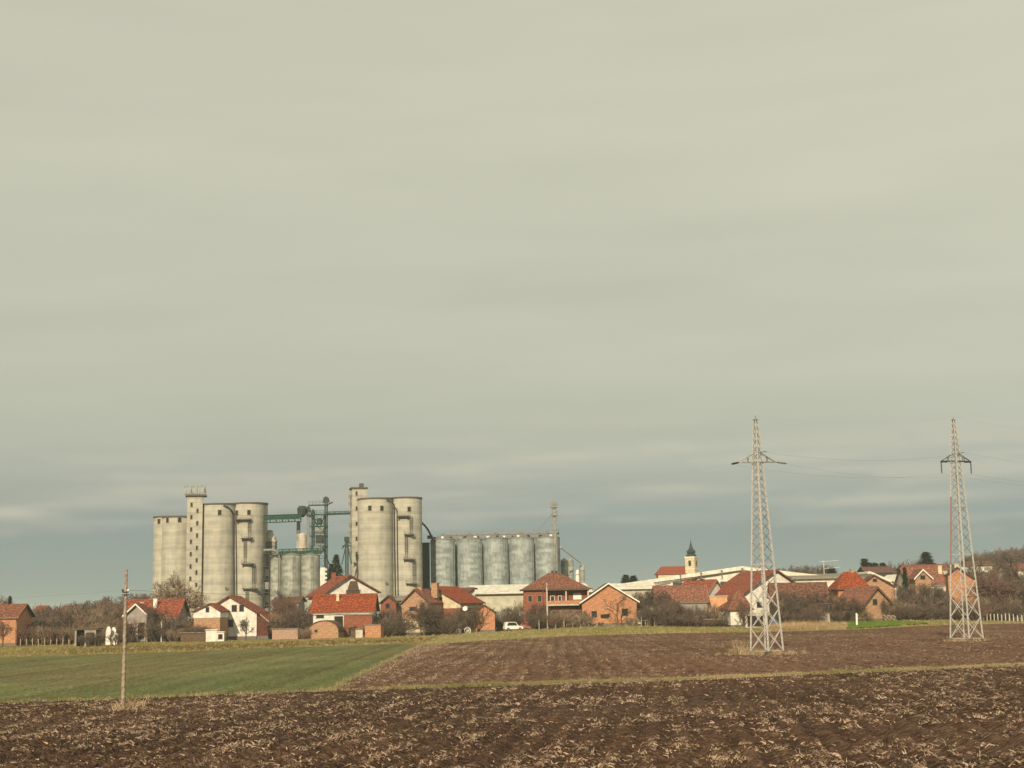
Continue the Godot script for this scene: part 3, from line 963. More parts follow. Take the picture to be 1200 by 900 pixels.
		ca.append(Color(0.22, 0.21, 0.085).lerp(Color(0.42, 0.33, 0.19), dry))
	for i in 520:
		var p := Vector2(-12.3, 90).lerp(Vector2(-14.5, 214), rng.randf()) + Vector2(rng.randfn(0, 0.22), 0)
		var s := rng.randf_range(0.4, 0.9)
		xa.append(Transform3D(Basis(Vector3.UP, rng.randf() * TAU).scaled(Vector3(s, s, s)), Vector3(p.x, terrain(p.x, p.y) + 0.03, -p.y)))
		ca.append(Color(0.2, 0.2, 0.08).lerp(Color(0.42, 0.32, 0.2), rng.randf()))
	scatter("balk_grass", "yellow green grass growing on the narrow balks between the fields", "grass", tuft, M.grass, xa, ca)
	xa = []
	ca = []
	for i in 26000:
		var u := rng.randf()
		var p := along([Vector2(-70, 72), Vector2(-48, 79.5), Vector2(-31.5, 84.5), Vector2(-12.6, 91)], u).lerp(along([Vector2(-125, 157), Vector2(-92, 173), Vector2(-52, 194), Vector2(-14.8, 220)], u), pow(rng.randf(), 1.3))
		var s := 0.5 + 0.85 * pow(rng.randf(), 1.6)
		xa.append(Transform3D(Basis(Vector3.UP, rng.randf() * TAU).scaled(Vector3(s, s, s)), Vector3(p.x, terrain(p.x, p.y) + 0.03, -p.y)))
		var a := rng.randf_range(0.7, 1.2)
		ca.append(Color(0.15 * a, 0.18 * a, 0.07 * a))
	scatter("young_wheat", "short green blades of young wheat in the green field", "crop", blade, M.grass, xa, ca)
	xa = []
	ca = []
	for i in 9000:
		var u := rng.randf()
		var near: Array = EDGE if i % 3 != 0 else [Vector2(-125, 158.4), Vector2(-92, 174.4), Vector2(-52, 195.4), Vector2(-14.5, 222.4)]
		var far: Array = [Vector2(-14.8, 278), Vector2(-6, 281), Vector2(8, 286), Vector2(32, 294), Vector2(62, 298), Vector2(105, 304), Vector2(150, 314)] if i % 3 != 0 else [Vector2(-130, 264), Vector2(-92, 266), Vector2(-52, 270), Vector2(-14.8, 276)]
		var p := along(near, u).lerp(along(far, u), pow(rng.randf(), 1.6))
		var s := rng.randf_range(0.5, 1.5)
		xa.append(Transform3D(Basis(Vector3.UP, rng.randf() * TAU).scaled(Vector3(s, s, s)), Vector3(p.x, terrain(p.x, p.y) + 0.03, -p.y)))
		ca.append(Color(0.24, 0.225, 0.085).lerp(Color(0.42, 0.34, 0.2), clampf(rng.randf() * 0.9 + fn.get_noise_2d(p.x * 0.2, p.y * 0.4), 0, 1)))
	scatter("verge_grass", "rough yellowing grass on the strip before the houses", "grass", tuft, M.grass, xa, ca)
	xa = []
	ca = []
	for i in 1500:
		var d := rng.randf_range(246, 276)
		var px := rng.randf_range(902, 992)
		var p := Vector2(gx(px, d), d)
		var s := rng.randf_range(0.5, 1.25) * (1.0 - 0.5 * absf(px - 935.0) / 60.0)
		xa.append(Transform3D(Basis(Vector3.UP, rng.randf() * TAU).scaled(Vector3(s, s, s)), Vector3(p.x, terrain(p.x, p.y), -p.y)))
		var a := rng.randf_range(0.75, 1.15)
		ca.append(Color(0.42 * a, 0.3 * a, 0.17 * a))
	scatter("dry_reeds", "tall tan dry grass behind the pylon with the wide base", "grass", tall, M.grass, xa, ca)
	xa = []
	ca = []
	for q in [[899.0, 140.0, 1.5], [1133.0, 170.0, 1.3]]:
		var c := Vector2(gx(q[0], q[1]), q[1])
		for i in (300 if q[2] > 1.4 else 130):
			var p: Vector2 = c + Vector2(rng.randfn(-0.3, q[2]), rng.randfn(0, q[2]))
			var s := rng.randf_range(0.2, 0.6)
			if i % 9 == 0 and q[2] > 1.4:
				p = c + Vector2(-2.6 + rng.randfn(0, 0.4), 0.5 + rng.randfn(0, 0.5))
				s *= 2.0
			xa.append(Transform3D(Basis(Vector3.UP, rng.randf() * TAU).scaled(Vector3(s, s, s)), Vector3(p.x, 0.05, -p.y)))
			var a := rng.randf_range(0.7, 1.15)
			ca.append(Color(0.44 * a, 0.33 * a, 0.21 * a))
	for i in 26:
		var p := Vector2(gx(147, 76) + rng.randfn(0, 0.35), 76 + rng.randfn(0, 0.3))
		var s := rng.randf_range(0.25, 0.7)
		xa.append(Transform3D(Basis(Vector3.UP, rng.randf() * TAU).scaled(Vector3(s, s, s)), Vector3(p.x, 0.05, -p.y)))
		ca.append(Color(0.42, 0.32, 0.2))
	scatter("dry_grass", "dry weeds left standing round the pylon feet and the field pole", "grass", tall, M.grass, xa, ca)

# ---------------------------------------------------------------- pylons and lines
func pylon(px: float, d: float, top_py: float, arm_py: float, base_w: float, turn: float, label: String, hang: bool, lean := 0.0) -> Array:
	var root := thing("lattice_pylon", label, "pylon", spot(px, d), turn, "lattice pylons in the fields")
	root.rotation.z = lean
	var top := hh(px, top_py, d)
	var arm := hh(px, arm_py, d)
	var hw := func(y: float) -> float: return lerpf(base_w * 0.5, base_w * 0.15, y / arm) if y < arm else lerpf(base_w * 0.15, 0.12, (y - arm) / (top - arm))
	var corner := func(k: int, y: float) -> Vector3:
		var w: float = hw.call(y)
		return Vector3([-1, 1, 1, -1][k] * w, y, [1, 1, -1, -1][k] * w)
	for k in 4:
		var leg := MB.new()
		if hang and k == 3:
			leg.bar(corner.call(k, -0.3), corner.call(k, arm * 0.42), 0.13)
			var lr := MB.new()
			lr.bar(corner.call(k, arm * 0.42), corner.call(k, arm * 0.8), 0.132)
			part(root, "leg", lr, M.rust)
			leg.bar(corner.call(k, arm * 0.8), corner.call(k, arm), 0.13)
		else:
			leg.bar(corner.call(k, -0.3), corner.call(k, arm), 0.13)
		leg.bar(corner.call(k, arm), corner.call(k, top - 0.4), 0.085)
		part(root, "leg", leg, M.galv)
		var ft := MB.new()
		ft.box(corner.call(k, 0.1), Vector3(0.55, 0.5, 0.55))
		part(root, "footing", ft, M.slab)
	var y := 0.35
	var n := 0
	while y < top - 0.8:
		var w: float = hw.call(y)
		var y2 := minf(y + (maxf(w * 1.9, 0.8) if y < arm * 0.3 else maxf(w * 1.5, 0.75)), top - 0.4)
		for k in 4:
			var k2 := (k + 1) % 4
			var b := MB.new()
			b.bar(corner.call(k, y2), corner.call(k2, y), 0.06 if y < arm * 0.3 else 0.045)
			part(root, "brace", b, M.galv if y < arm * 0.3 else M.galv_old)
			if y < arm * 0.3:
				b = MB.new()
				b.bar(corner.call(k2, y2), corner.call(k, y), 0.06)
				part(root, "brace", b, M.galv)
		if n % 5 == 0:
			for k in 4:
				var b := MB.new()
				b.bar(corner.call(k, y), corner.call((k + 1) % 4, y), 0.055)
				part(root, "ring_bar", b, M.galv)
		y = y2
		n += 1
	var tip := MB.new()
	tip.tube(Vector3(0, top - 0.5, 0), Vector3(0, top, 0), 0.12, 0.03, 6)
	tip.box(Vector3(0, top - 0.42, 0), Vector3(0.4, 0.08, 0.4))
	part(root, "peak", tip, M.steel_grey)
	var ends := []
	var half := 1.95
	var ab := Basis(Vector3.UP, deg_to_rad(-turn + 8.0))          # the arm stands square to the line, not to the lattice
	for s in [-1.0, 1.0]:
		var a := MB.new()
		var e := ab * Vector3(s * half, 0, 0) + Vector3(0, arm, 0)
		for z in [-1.0, 1.0]:
			var w: float = hw.call(arm)
			a.bar(ab * Vector3(s * w * 0.6, 0, z * w) + Vector3(0, arm, 0), e, 0.1)
			a.bar(ab * Vector3(s * w * 0.5, 0, z * w * 0.8) + Vector3(0, arm + 1.0, 0), e, 0.06)
			a.bar(ab * Vector3(s * half * 0.55, 0, z * w * 0.5) + Vector3(0, arm, 0), ab * Vector3(s * half * 0.5, 0, z * w * 0.4) + Vector3(0, arm + 0.5, 0), 0.05)
		if hang:
			a.bar(ab * Vector3(s * half * 0.6, 0, 0) + Vector3(0, arm - 0.05, 0), e + Vector3(0, -0.05, 0), 0.3, 0.22)
		part(root, "crossarm", a, M.steel_dark if hang else M.steel_grey)
		var q := MB.new()
		if hang:
			for i in 8:
				q.lathe([Vector2(0.03, 0.07), Vector2(0.12, 0.02), Vector2(0.12, 0.0), Vector2(0.03, -0.04)], 8, e + Vector3(0, -0.2 - i * 0.17, 0))
			q.tube(e, e + Vector3(0, -1.6, 0), 0.03, 0.03, 5)
			ends.append(root.transform * (e + Vector3(0, -1.6, 0)))
		else:
			var o := e + ab * Vector3(s * 1.0, -0.22, 0.5)
			q.tube(e, o, 0.03, 0.03, 5)
			for i in 8:
				q.tube(e.lerp(o, 0.15 + i * 0.1), e.lerp(o, 0.19 + i * 0.1), 0.1, 0.1, 8)
			ends.append(root.transform * o)
		part(root, "insulator", q, M.insulator)
	# third conductor on a short bracket, earth wire at the peak
	var br := MB.new()
	br.bar(Vector3(0, arm + 1.0, 0), Vector3(0, arm + 1.0, hw.call(arm) + 0.9), 0.08)
	part(root, "crossarm", br, M.steel_grey)
	ends.append(root.transform * Vector3(0, arm + 0.9, hw.call(arm) + 0.9))
	ends.append(root.transform * Vector3(0, top, 0))
	return ends

func wire(label: String, a: Vector3, b: Vector3, sag: float, r: float, called := "power_line", grp := ""):
	var m := MB.new()
	var p := a
	for i in 24:
		var t := (i + 1) / 24.0
		var q := a.lerp(b, t) - Vector3(0, sag * 4.0 * t * (1.0 - t), 0)
		m.twig(p - a, q - a, r, r)
		p = q
	var o := part(self, called, m, M.wire)
	o.position = a
	o.set_meta("label", label)
	o.set_meta("category", "wire")
	if grp != "":
		o.set_meta("group", grp)

func field_pole(label: String, px: float, d: float, top_py: float, r: float, m: Material, cross_py: Array) -> Vector3:
	var root := thing("utility_pole", label, "pole", spot(px, d))
	var top := hh(px, top_py, d)
	var b := MB.new()
	for i in 6:
		b.tube(Vector3(0, lerpf(-0.4, top, i / 6.0), 0), Vector3(0, lerpf(-0.4, top, (i + 1) / 6.0), 0), lerpf(r, r * 0.62, i / 6.0), lerpf(r, r * 0.62, (i + 1) / 6.0), 9, i == 5)
	part(root, "pole", b, m)
	var p := Vector3.ZERO
	for c in cross_py:
		var y := hh(px, c, d)
		var a := MB.new()
		a.box(Vector3(0, y, 0.06), Vector3(0.34, 0.07, 0.07))
		a.box(Vector3(0, y - 0.14, 0), Vector3(r * 2.4, 0.05, r * 2.4))
		part(root, "bracket", a, M.steel_dark)
		for s in [-1.0, 1.0]:
			var q := MB.new()
			q.lathe([Vector2(0.03, 0.0), Vector2(0.055, 0.03), Vector2(0.055, 0.1), Vector2(0.02, 0.14)], 8, Vector3(s * 0.15, y + 0.03, 0.06))
			part(root, "insulator", q, M.trim_white if s > 0 else M.insulator)
		p = root.position + Vector3(0.15, y + 0.1, 0.06)
	return p

# ---------------------------------------------------------------- the silo works
func opening(parent: Node, c: Vector3, out: Vector3, w: float, h: float):
	var b := MB.new()
	var dx := Vector3.UP.cross(out).normalized()
	var bs := Basis(dx, Vector3.UP, out)
	b.box(c + Vector3(0, h / 2 + 0.06, 0), Vector3(w + 0.24, 0.12, 0.2), bs)
	b.box(c - Vector3(0, h / 2 + 0.06, 0), Vector3(w + 0.24, 0.12, 0.2), bs)
	for s in [-1.0, 1.0]:
		b.box(c + dx * s * (w / 2 + 0.06), Vector3(0.12, h, 0.2), bs)
	var o := part(parent, "window", b, M.stain)
	var p := MB.new()
	p.box(c, Vector3(w, h, 0.08), bs)
	part(o, "pane", p, M.void)

func cylinder_silo(root: Node3D, c: Vector3, r: float, top: float) -> void:
	var b := MB.new()
	b.lathe([Vector2(r, -0.5), Vector2(r, top - 0.45)], 40, c)
	part(root, "concrete_cylinder", b, M.concrete)
	var k := MB.new()
	k.lathe([Vector2(r, top - 0.45), Vector2(r + 0.18, top - 0.44), Vector2(r + 0.18, top), Vector2(0.01, top + 0.25)], 40, c)
	part(root, "cap_slab", k, M.slab)

func on_face(c: Vector3, r: float, a_deg: float, y: float) -> Array:   # a place on a cylinder's side; 0 looks at the viewer, + to the east
	var a := deg_to_rad(a_deg)
	var o := Vector3(sin(a), 0, cos(a))
	return [c + o * r + Vector3(0, y, 0), o]

func landings(root: Node3D, c: Vector3, r: float, px: float, d: float, rows: Array):
	# rows: [left px, right px, py]; each a slab with rail and brackets, a ladder from each to the next
	var prev := []
	for q in rows:
		var y := hh(px, q[2], d)
		var xa: float = at(q[0], q[2], d).x - root.position.x
		var xb: float = at(q[1], q[2], d).x - root.position.x
		var w := xb - xa
		var xm := (xa + xb) / 2
		var zf := c.z + sqrt(maxf(0.5, r * r - pow(xm - c.x, 2)))
		var b := MB.new()
		b.box(Vector3(xm, y, zf + 0.3), Vector3(w, 0.3, 2.0))
		for s in [-1.0, 1.0]:
			b.bar(Vector3(xm + s * w * 0.4, y - 0.1, zf + 1.1), Vector3(xm + s * w * 0.4, y - 1.3, zf - 0.3), 0.14)
		var pl := part(root, "landing", b, M.slab)
		var rl := MB.new()
		for s in [-1.0, 1.0]:
			rl.bar(Vector3(xm + s * w / 2, y, zf + 1.25), Vector3(xm + s * w / 2, y + 1.15, zf + 1.25), 0.08)
			rl.bar(Vector3(xm + s * w / 2, y + 1.1, zf - 0.4), Vector3(xm + s * w / 2, y + 1.1, zf + 1.25), 0.07)
		for t in [0.55, 1.1]:
			rl.bar(Vector3(xm - w / 2, y + t, zf + 1.25), Vector3(xm + w / 2, y + t, zf + 1.25), 0.07)
		part(pl, "railing", rl, M.steel_grey)
		if prev.size() > 0:
			var side := -1.0 if rows.find(q) % 2 == 0 else 1.0
			var lx: float = xm + side * w * 0.22
			var lz := c.z + sqrt(maxf(0.5, r * r - pow(lx - c.x, 2))) + 0.35
			var ld := MB.new()
			for s in [-0.3, 0.3]:
				ld.bar(Vector3(lx + s, y, lz), Vector3(lx + s, prev[0], lz), 0.08)
			var yy := y + 0.3
			while yy < prev[0]:
				ld.bar(Vector3(lx - 0.3, yy, lz), Vector3(lx + 0.3, yy, lz), 0.04)
				yy += 0.4
			yy = y + 2.2
			while yy < prev[0]:
				for t in 6:
					var a0 := PI * t / 6.0
					var a1 := PI * (t + 1) / 6.0
					ld.bar(Vector3(lx + cos(a0) * 0.42, yy, lz + sin(a0) * 0.7), Vector3(lx + cos(a1) * 0.42, yy, lz + sin(a1) * 0.7), 0.06)
				yy += 0.8
			for t in 4:
				var a0 := PI * (t + 0.5) / 4.0
				ld.bar(Vector3(lx + cos(a0) * 0.42, y + 2.2, lz + sin(a0) * 0.7), Vector3(lx + cos(a0) * 0.42, prev[0], lz + sin(a0) * 0.7), 0.05)
			part(root, "ladder", ld, M.steel_dark)
		prev = [y]

func truss(b: MB, p: Vector3, q: Vector3, w: float, h: float, bays: int, t: float):
	var dz := (q - p).normalized()
	var dx := Vector3.UP.cross(dz).normalized()
	for s in [-0.5, 0.5]:
		for u in [0.0, 1.0]:
			b.bar(p + dx * w * s + Vector3(0, h * u, 0), q + dx * w * s + Vector3(0, h * u, 0), t)
		for i in bays + 1:
			var c: Vector3 = p.lerp(q, float(i) / bays) + dx * w * s
			b.bar(c, c + Vector3(0, h, 0), t * 0.8)
			if i < bays:
				var e: Vector3 = p.lerp(q, float(i + 1) / bays) + dx * w * s
				b.bar(c + Vector3(0, h * (i % 2), 0), e + Vector3(0, h * (1 - i % 2), 0), t * 0.7)
	for i in bays + 1:
		var c := p.lerp(q, float(i) / bays)
		for u in [0.0, 1.0]:
			b.bar(c - dx * w * 0.5 + Vector3(0, h * u, 0), c + dx * w * 0.5 + Vector3(0, h * u, 0), t * 0.7)

func lattice_mast(b: MB, base: Vector3, h: float, w: float, bay: float, t: float):
	for k in 4:
		var o := Vector3([-1, 1, 1, -1][k], 0, [1, 1, -1, -1][k]) * w / 2
		var o2 := Vector3([-1, 1, 1, -1][(k + 1) % 4], 0, [1, 1, -1, -1][(k + 1) % 4]) * w / 2
		b.bar(base + o, base + o + Vector3(0, h, 0), t)
		var y := 0.0
		var i := 0
		while y < h - 0.1:
			var y2 := minf(y + bay, h)
			b.bar(base + (o if i % 2 == 0 else o2) + Vector3(0, y, 0), base + (o2 if i % 2 == 0 else o) + Vector3(0, y2, 0), t * 0.6)
			b.bar(base + o + Vector3(0, y2, 0), base + o2 + Vector3(0, y2, 0), t * 0.6)
			y = y2
			i += 1

func rel(root: Node3D, px: float, py: float, d: float) -> Vector3:
	return at(px, py, d) - root.position

func make_silos():
	# older western battery, lower
	var w := thing("concrete_silo", "lower pale concrete silo battery partly behind the one with the stair tower", "silo", spot(200, 404))
	for q in [[206.0, 402.0, 17.5], [194.0, 411.0, 16.0], [222.0, 412.0, 17.0]]:
		var c := spot(q[0], q[1]) - w.position
		var r: float = q[2] * q[1] / F
		cylinder_silo(w, c, r, hh(q[0], 605.5, q[1]))
		if q[1] == 402.0:
			for a in [-28.0, 20.0]:
				var f := on_face(c, r, a, hh(198, 610.5, 402))
				opening(w, f[0], f[1], 0.8, 1.35)
		elif q[0] == 194.0:
			var f := on_face(c, r, -24.0, hh(187, 612, 411))
			opening(w, f[0], f[1], 0.8, 1.35)
	# main western battery with its lift tower
	var a := thing("concrete_silo", "tall pale concrete silo battery whose tower carries white antennas", "silo", spot(254, 402))
	var cy := []
	for q in [[254.0, 402.0, 20.2, 591.0], [289.5, 405.5, 20.0, 590.0], [262.0, 413.0, 20.0, 591.0], [292.0, 416.0, 20.0, 590.0]]:
		var c := spot(q[0], q[1]) - a.position
		var r: float = q[2] * q[1] / F
		cy.append([c, r])
		cylinder_silo(a, c, r, hh(q[0], q[3], q[1]))
	for q in [[0, 259.5, 602.0, 16.0], [1, 279.5, 601.5, -30.0], [1, 294.0, 601.0, 13.0]]:
		var f := on_face(cy[q[0]][0], cy[q[0]][1], q[3], hh(q[1], q[2], 402))
		opening(a, f[0], f[1], 0.85, 1.4)
	landings(a, cy[1][0], cy[1][1], 289, 401, [[277.0, 295.0, 609.0], [283.5, 296.0, 631.0], [284.0, 297.0, 661.0], [285.0, 302.0, 690.0], [286.0, 300.0, 716.0]])
	var tw := MB.new()
	var tc := spot(225.5, 398) - a.position
	var ty := hh(225, 581, 398)
	tw.box(tc + Vector3(0, ty / 2 - 0.2, -0.6), Vector3(4.4, ty, 4.2), Basis(Vector3.UP, 0.2))
	var tower := part(a, "lift_tower", tw, M.concrete)
	var cap := MB.new()
	cap.box(tc + Vector3(0.3, ty, -0.6), Vector3(6.0, 0.5, 5.2), Basis(Vector3.UP, 0.2))
	part(tower, "cap_slab", cap, M.slab)
	var fb := Basis(Vector3.UP, 0.2)
	var i := 0
	var wy := 592.0
	while wy < 716.0:
		var o := tc + Vector3(0, hh(225, wy, 398), -0.6) + fb * Vector3(-0.95 + 1.7 * (i % 2), 0, 2.12)
		opening(tower, o, fb * Vector3(0, 0, 1), 0.42, 1.1)
		wy += 7.2
		i += 1
	# railing and the row of panel antennas on the tower
	var rail := MB.new()
	for s in [-1.0, 1.0]:
		for t in [0.6, 1.2]:
			rail.bar(tc + Vector3(0.3, ty + t, -0.6) + fb * Vector3(-2.9, 0, s * 2.4), tc + Vector3(0.3, ty + t, -0.6) + fb * Vector3(2.9, 0, s * 2.4), 0.07)
	for s in 7:
		for z in [-2.4, 2.4]:
			rail.bar(tc + Vector3(0.3, ty, -0.6) + fb * Vector3(-2.9 + s * 5.8 / 6.0, 0, z), tc + Vector3(0.3, ty + 1.2, -0.6) + fb * Vector3(-2.9 + s * 5.8 / 6.0, 0, z), 0.06)
	for s in [-2.9, 2.9]:
		rail.bar(tc + Vector3(0.3, ty + 1.2, -0.6) + fb * Vector3(s, 0, -2.4), tc + Vector3(0.3, ty + 1.2, -0.6) + fb * Vector3(s, 0, 2.4), 0.07)
	part(tower, "railing", rail, M.steel_grey)
	for q in [[216.2, 0.0, "first"], [220.6, 1.0, "second"], [223.4, -1.0, "third"], [228.0, 1.4, "fourth"], [231.2, -0.4, "fifth"], [237.0, 0.8, "sixth"], [239.0, -1.0, "seventh"]]:
		var an := thing("panel_antenna", "white panel antenna on the silo lift tower, %s from the western corner" % q[2], "antenna", a.position + Vector3(at(q[0], 580, 398).x - a.position.x, ty + 0.2, tc.z - 0.6 + q[1]), 10, "panel antennas on the silo tower")
		var pole := MB.new()
		pole.tube(Vector3(0, 0, 0), Vector3(0, 2.8, 0), 0.06, 0.06, 6)
		part(an, "pole", pole, M.steel_grey)
		var pn := MB.new()
		pn.box(Vector3(0, 1.7, 0.18), Vector3(0.5, 2.2, 0.22))
		part(an, "panel", pn, M.steel_pale)
	# dark downpipe from the first drum to the second
	var dp := MB.new()
	var dpl := [[262.0, 592.5], [267.0, 594.0], [271.0, 598.0], [273.5, 603.0], [274.0, 640.0], [275.0, 700.0]]
	for k in 5:
		dp.tube(rel(a, dpl[k][0], dpl[k][1], 399.5 if k > 2 else 397.5), rel(a, dpl[k + 1][0], dpl[k + 1][1], 399.5 if k > 1 else 397.5), 0.26, 0.26, 7)
	part(a, "downpipe", dp, M.steel_dark)

	# eastern battery
	var e := thing("concrete_silo", "pale concrete silo battery between the green frames and the steel bins", "silo", spot(440, 400))
	var ce := []
	for q in [[440.5, 400.0, 20.6, 584.5], [476.0, 403.5, 19.5, 583.5], [448.0, 412.0, 20.0, 584.5], [475.0, 414.0, 19.0, 583.5]]:
		var c := spot(q[0], q[1]) - e.position
		var r: float = q[2] * q[1] / F
		ce.append([c, r])
		cylinder_silo(e, c, r, hh(q[0], q[3], q[1]))
	for q in [[0, 435.5, 597.0, -12.0], [0, 449.0, 597.0, 27.0], [1, 482.0, 597.0, 18.0]]:
		var f := on_face(ce[q[0]][0], ce[q[0]][1], q[3], hh(q[1], q[2], 400))
		opening(e, f[0], f[1], 0.85, 1.3)
	landings(e, ce[1][0], ce[1][1], 477, 399, [[466.0, 479.5, 605.0], [474.0, 485.0, 626.5], [473.0, 485.0, 655.5], [476.0, 489.0, 684.0]])
	var t2 := MB.new()
	var c2 := spot(420.5, 404) - e.position
	var y2 := hh(420, 573, 404)
	t2.box(c2 + Vector3(0, y2 / 2, 0), Vector3(4.4, y2, 4.4), Basis(Vector3.UP, 0.25))
	var tw2 := part(e, "lift_tower", t2, M.concrete)
	var cap2 := MB.new()
	cap2.box(c2 + Vector3(0, y2 + 0.1, 0), Vector3(5.0, 0.45, 5.0), Basis(Vector3.UP, 0.25))
	cap2.box(c2 + Vector3(0.9, y2 + 0.9, 0), Vector3(1.2, 1.4, 1.6), Basis(Vector3.UP, 0.25))
	part(tw2, "cap_slab", cap2, M.slab)
	var fb2 := Basis(Vector3.UP, 0.25)
	wy = 579.0
	i = 0
	while wy < 660.0:
		opening(tw2, c2 + Vector3(0, hh(420, wy, 404), 0) + fb2 * Vector3(-0.9 + 0.9 * (i % 2), 0, 2.22), fb2 * Vector3(0, 0, 1), 0.42, 1.0)
		wy += 8.8
		i += 1
	for yy in [582.0, 590.0, 615.0, 624.0, 646.0]:
		var br := MB.new()
		br.box(c2 + Vector3(-2.5, hh(411, yy, 404), 0.6), Vector3(0.7, 0.9, 0.7))
		part(tw2, "bracket_box", br, M.stain)
	var jp := MB.new()
	for q in [[[452.0, 586.0], [459.0, 588.0]], [[459.0, 588.0], [462.0, 592.0]], [[462.0, 592.0], [462.5, 640.0]], [[462.5, 640.0], [463.5, 700.0]]]:
		jp.tube(rel(e, q[0][0], q[0][1], 396.5), rel(e, q[1][0], q[1][1], 396.5), 0.24, 0.24, 7)
	part(e, "downpipe", jp, M.steel_dark)

	# dark clad leg house between the battery and the bins
	var dk := thing("elevator_house", "dark steel clad tower between concrete silo and first steel bin", "industrial building", spot(499, 424))
	var db := MB.new()
	var dh := hh(499, 637, 424)
	db.box(Vector3(0, dh / 2, 0), Vector3(2.6, dh, 5.0))
	part(dk, "wall", db, M.steel_dark)
	var dr := MB.new()
	dr.box(Vector3(0, dh + 0.1, 0), Vector3(2.9, 0.2, 5.3))
	part(dk, "roof", dr, M.steel_dark)
	var sp := thing("grain_spout", "curved dark grain spout from the concrete silo down to the first steel bin", "pipe", at(493.5, 612, 405))
	var sb := MB.new()
	var sq := [[493.5, 612.0], [498.0, 616.0], [502.0, 621.5], [505.5, 628.5], [507.0, 632.5]]
	for k in 4:
		sb.tube(at(sq[k][0], sq[k][1], 405 + k * 3) - sp.position, at(sq[k + 1][0], sq[k + 1][1], 408 + k * 3) - sp.position, 0.3, 0.3, 8)
	part(sp, "pipe", sb, M.steel_dark)
	var sh := MB.new()
	sh.box(at(504, 629.5, 416) - sp.position, Vector3(1.6, 1.0, 1.2))
	part(sp, "hopper", sh, M.steel_dark)

	# five galvanised bins in a row
	var gap := [520.2, 552.0, 582.7, 613.4, 644.0]
	var names := ["westernmost galvanised bin of the five, next to the dark clad tower", "second of the five galvanised bins from the dark clad tower", "middle one of the five galvanised grain bins", "galvanised bin next to the one with the lattice elevator mast", "easternmost galvanised bin of the five, below the lattice elevator mast"]
	for k in 5:
		var b0 := thing("steel_grain_bin", names[k], "grain bin", spot(gap[k], 420), k * 41.0, "five galvanised grain bins in a row")
		var r := 14.1 * 420 / F
		var top := hh(gap[k], 632.5 - k * 0.6, 420)
		var b := MB.new()
		b.lathe([Vector2(r, 0), Vector2(r, top)], 40)
		part(b0, "barrel", b, M.steel)
		var rf := MB.new()
		rf.lathe([Vector2(r + 0.12, top - 0.08), Vector2(r + 0.12, top + 0.02), Vector2(0.5, top + 1.3), Vector2(0.5, top + 1.8), Vector2(0.01, top + 1.9)], 32)
		var rr := part(b0, "roof", rf, M.steel_grey)
		for j in 5:
			var v := MB.new()
			var an := TAU * j / 5 + 0.3
			v.box(Vector3(cos(an) * r * 0.72, top + 0.55, sin(an) * r * 0.72), Vector3(0.7, 0.6, 0.7), Basis(Vector3.UP, -an))
			part(rr, "vent", v, M.steel_dark if j % 2 == 0 else M.trim_white)
		var st := MB.new()
		for j in 20:
			var an := TAU * j / 20
			st.box(Vector3(cos(an) * (r + 0.05), top / 2, sin(an) * (r + 0.05)), Vector3(0.1, top, 0.12), Basis(Vector3.UP, -an))
		part(b0, "stiffeners", st, M.steel)
	for k in 4:                                                # the rear row, seen through the slits
		var b1 := thing("steel_grain_bin", "rear row galvanised bin seen only through the %s slit between the front five" % ["first", "second", "third", "fourth"][k], "grain bin", spot((gap[k] + gap[k + 1]) / 2.0, 429.5), 0, "rear row of galvanised bins")
		var b := MB.new()
		b.lathe([Vector2(3.7, 0), Vector2(3.7, hh(gap[k], 634, 429))], 32)
		part(b1, "barrel", b, M.steel)
		var rf := MB.new()
		rf.lathe([Vector2(3.85, hh(gap[k], 634.2, 429)), Vector2(0.5, hh(gap[k], 634, 429) + 1.2), Vector2(0.01, hh(gap[k], 634, 429) + 1.3)], 24)
		part(b1, "roof", rf, M.steel_grey)
	var gl := thing("conveyor_gantry", "long thin conveyor gantry along the roofs of the five bins", "gantry", at(523, 628, 420))
	var g0 := Vector3.ZERO
	var g1 := at(655, 625.5, 420) - gl.position
	var gb := MB.new()
	gb.bar(g0, g1, 0.7, 0.5)
	part(gl, "conveyor", gb, M.steel_grey)
	var gk := MB.new()
	truss(gk, g0 + Vector3(0, 0.25, 0), g1 + Vector3(0, 0.25, 0), 1.4, 1.0, 22, 0.07)
	part(gl, "railing", gk, M.steel_grey)
	for k in 5:
		for s in [-6.0, 6.0]:
			var lg := MB.new()
			var p := at(gap[k] + s, 628 - k * 0.5, 420) - gl.position
			lg.bar(p, p + Vector3(s * 0.12, -1.6, 0), 0.12)
			part(gl, "support", lg, M.steel_dark)
	var em := thing("elevator_mast", "lattice elevator mast with two ring platforms beside the easternmost bin", "elevator tower", spot(653, 415))
	var eh := hh(653, 588, 415)
	var eb := MB.new()
	lattice_mast(eb, Vector3.ZERO, eh - 1.0, 1.25, 1.6, 0.1)
	part(em, "lattice", eb, M.steel_grey)
	var el := MB.new()
	el.box(Vector3(-0.22, eh / 2, 0), Vector3(0.3, eh, 0.4))
	el.box(Vector3(0.22, eh / 2, 0), Vector3(0.3, eh - 1.5, 0.4))
	part(em, "elevator_leg", el, M.steel_pale)
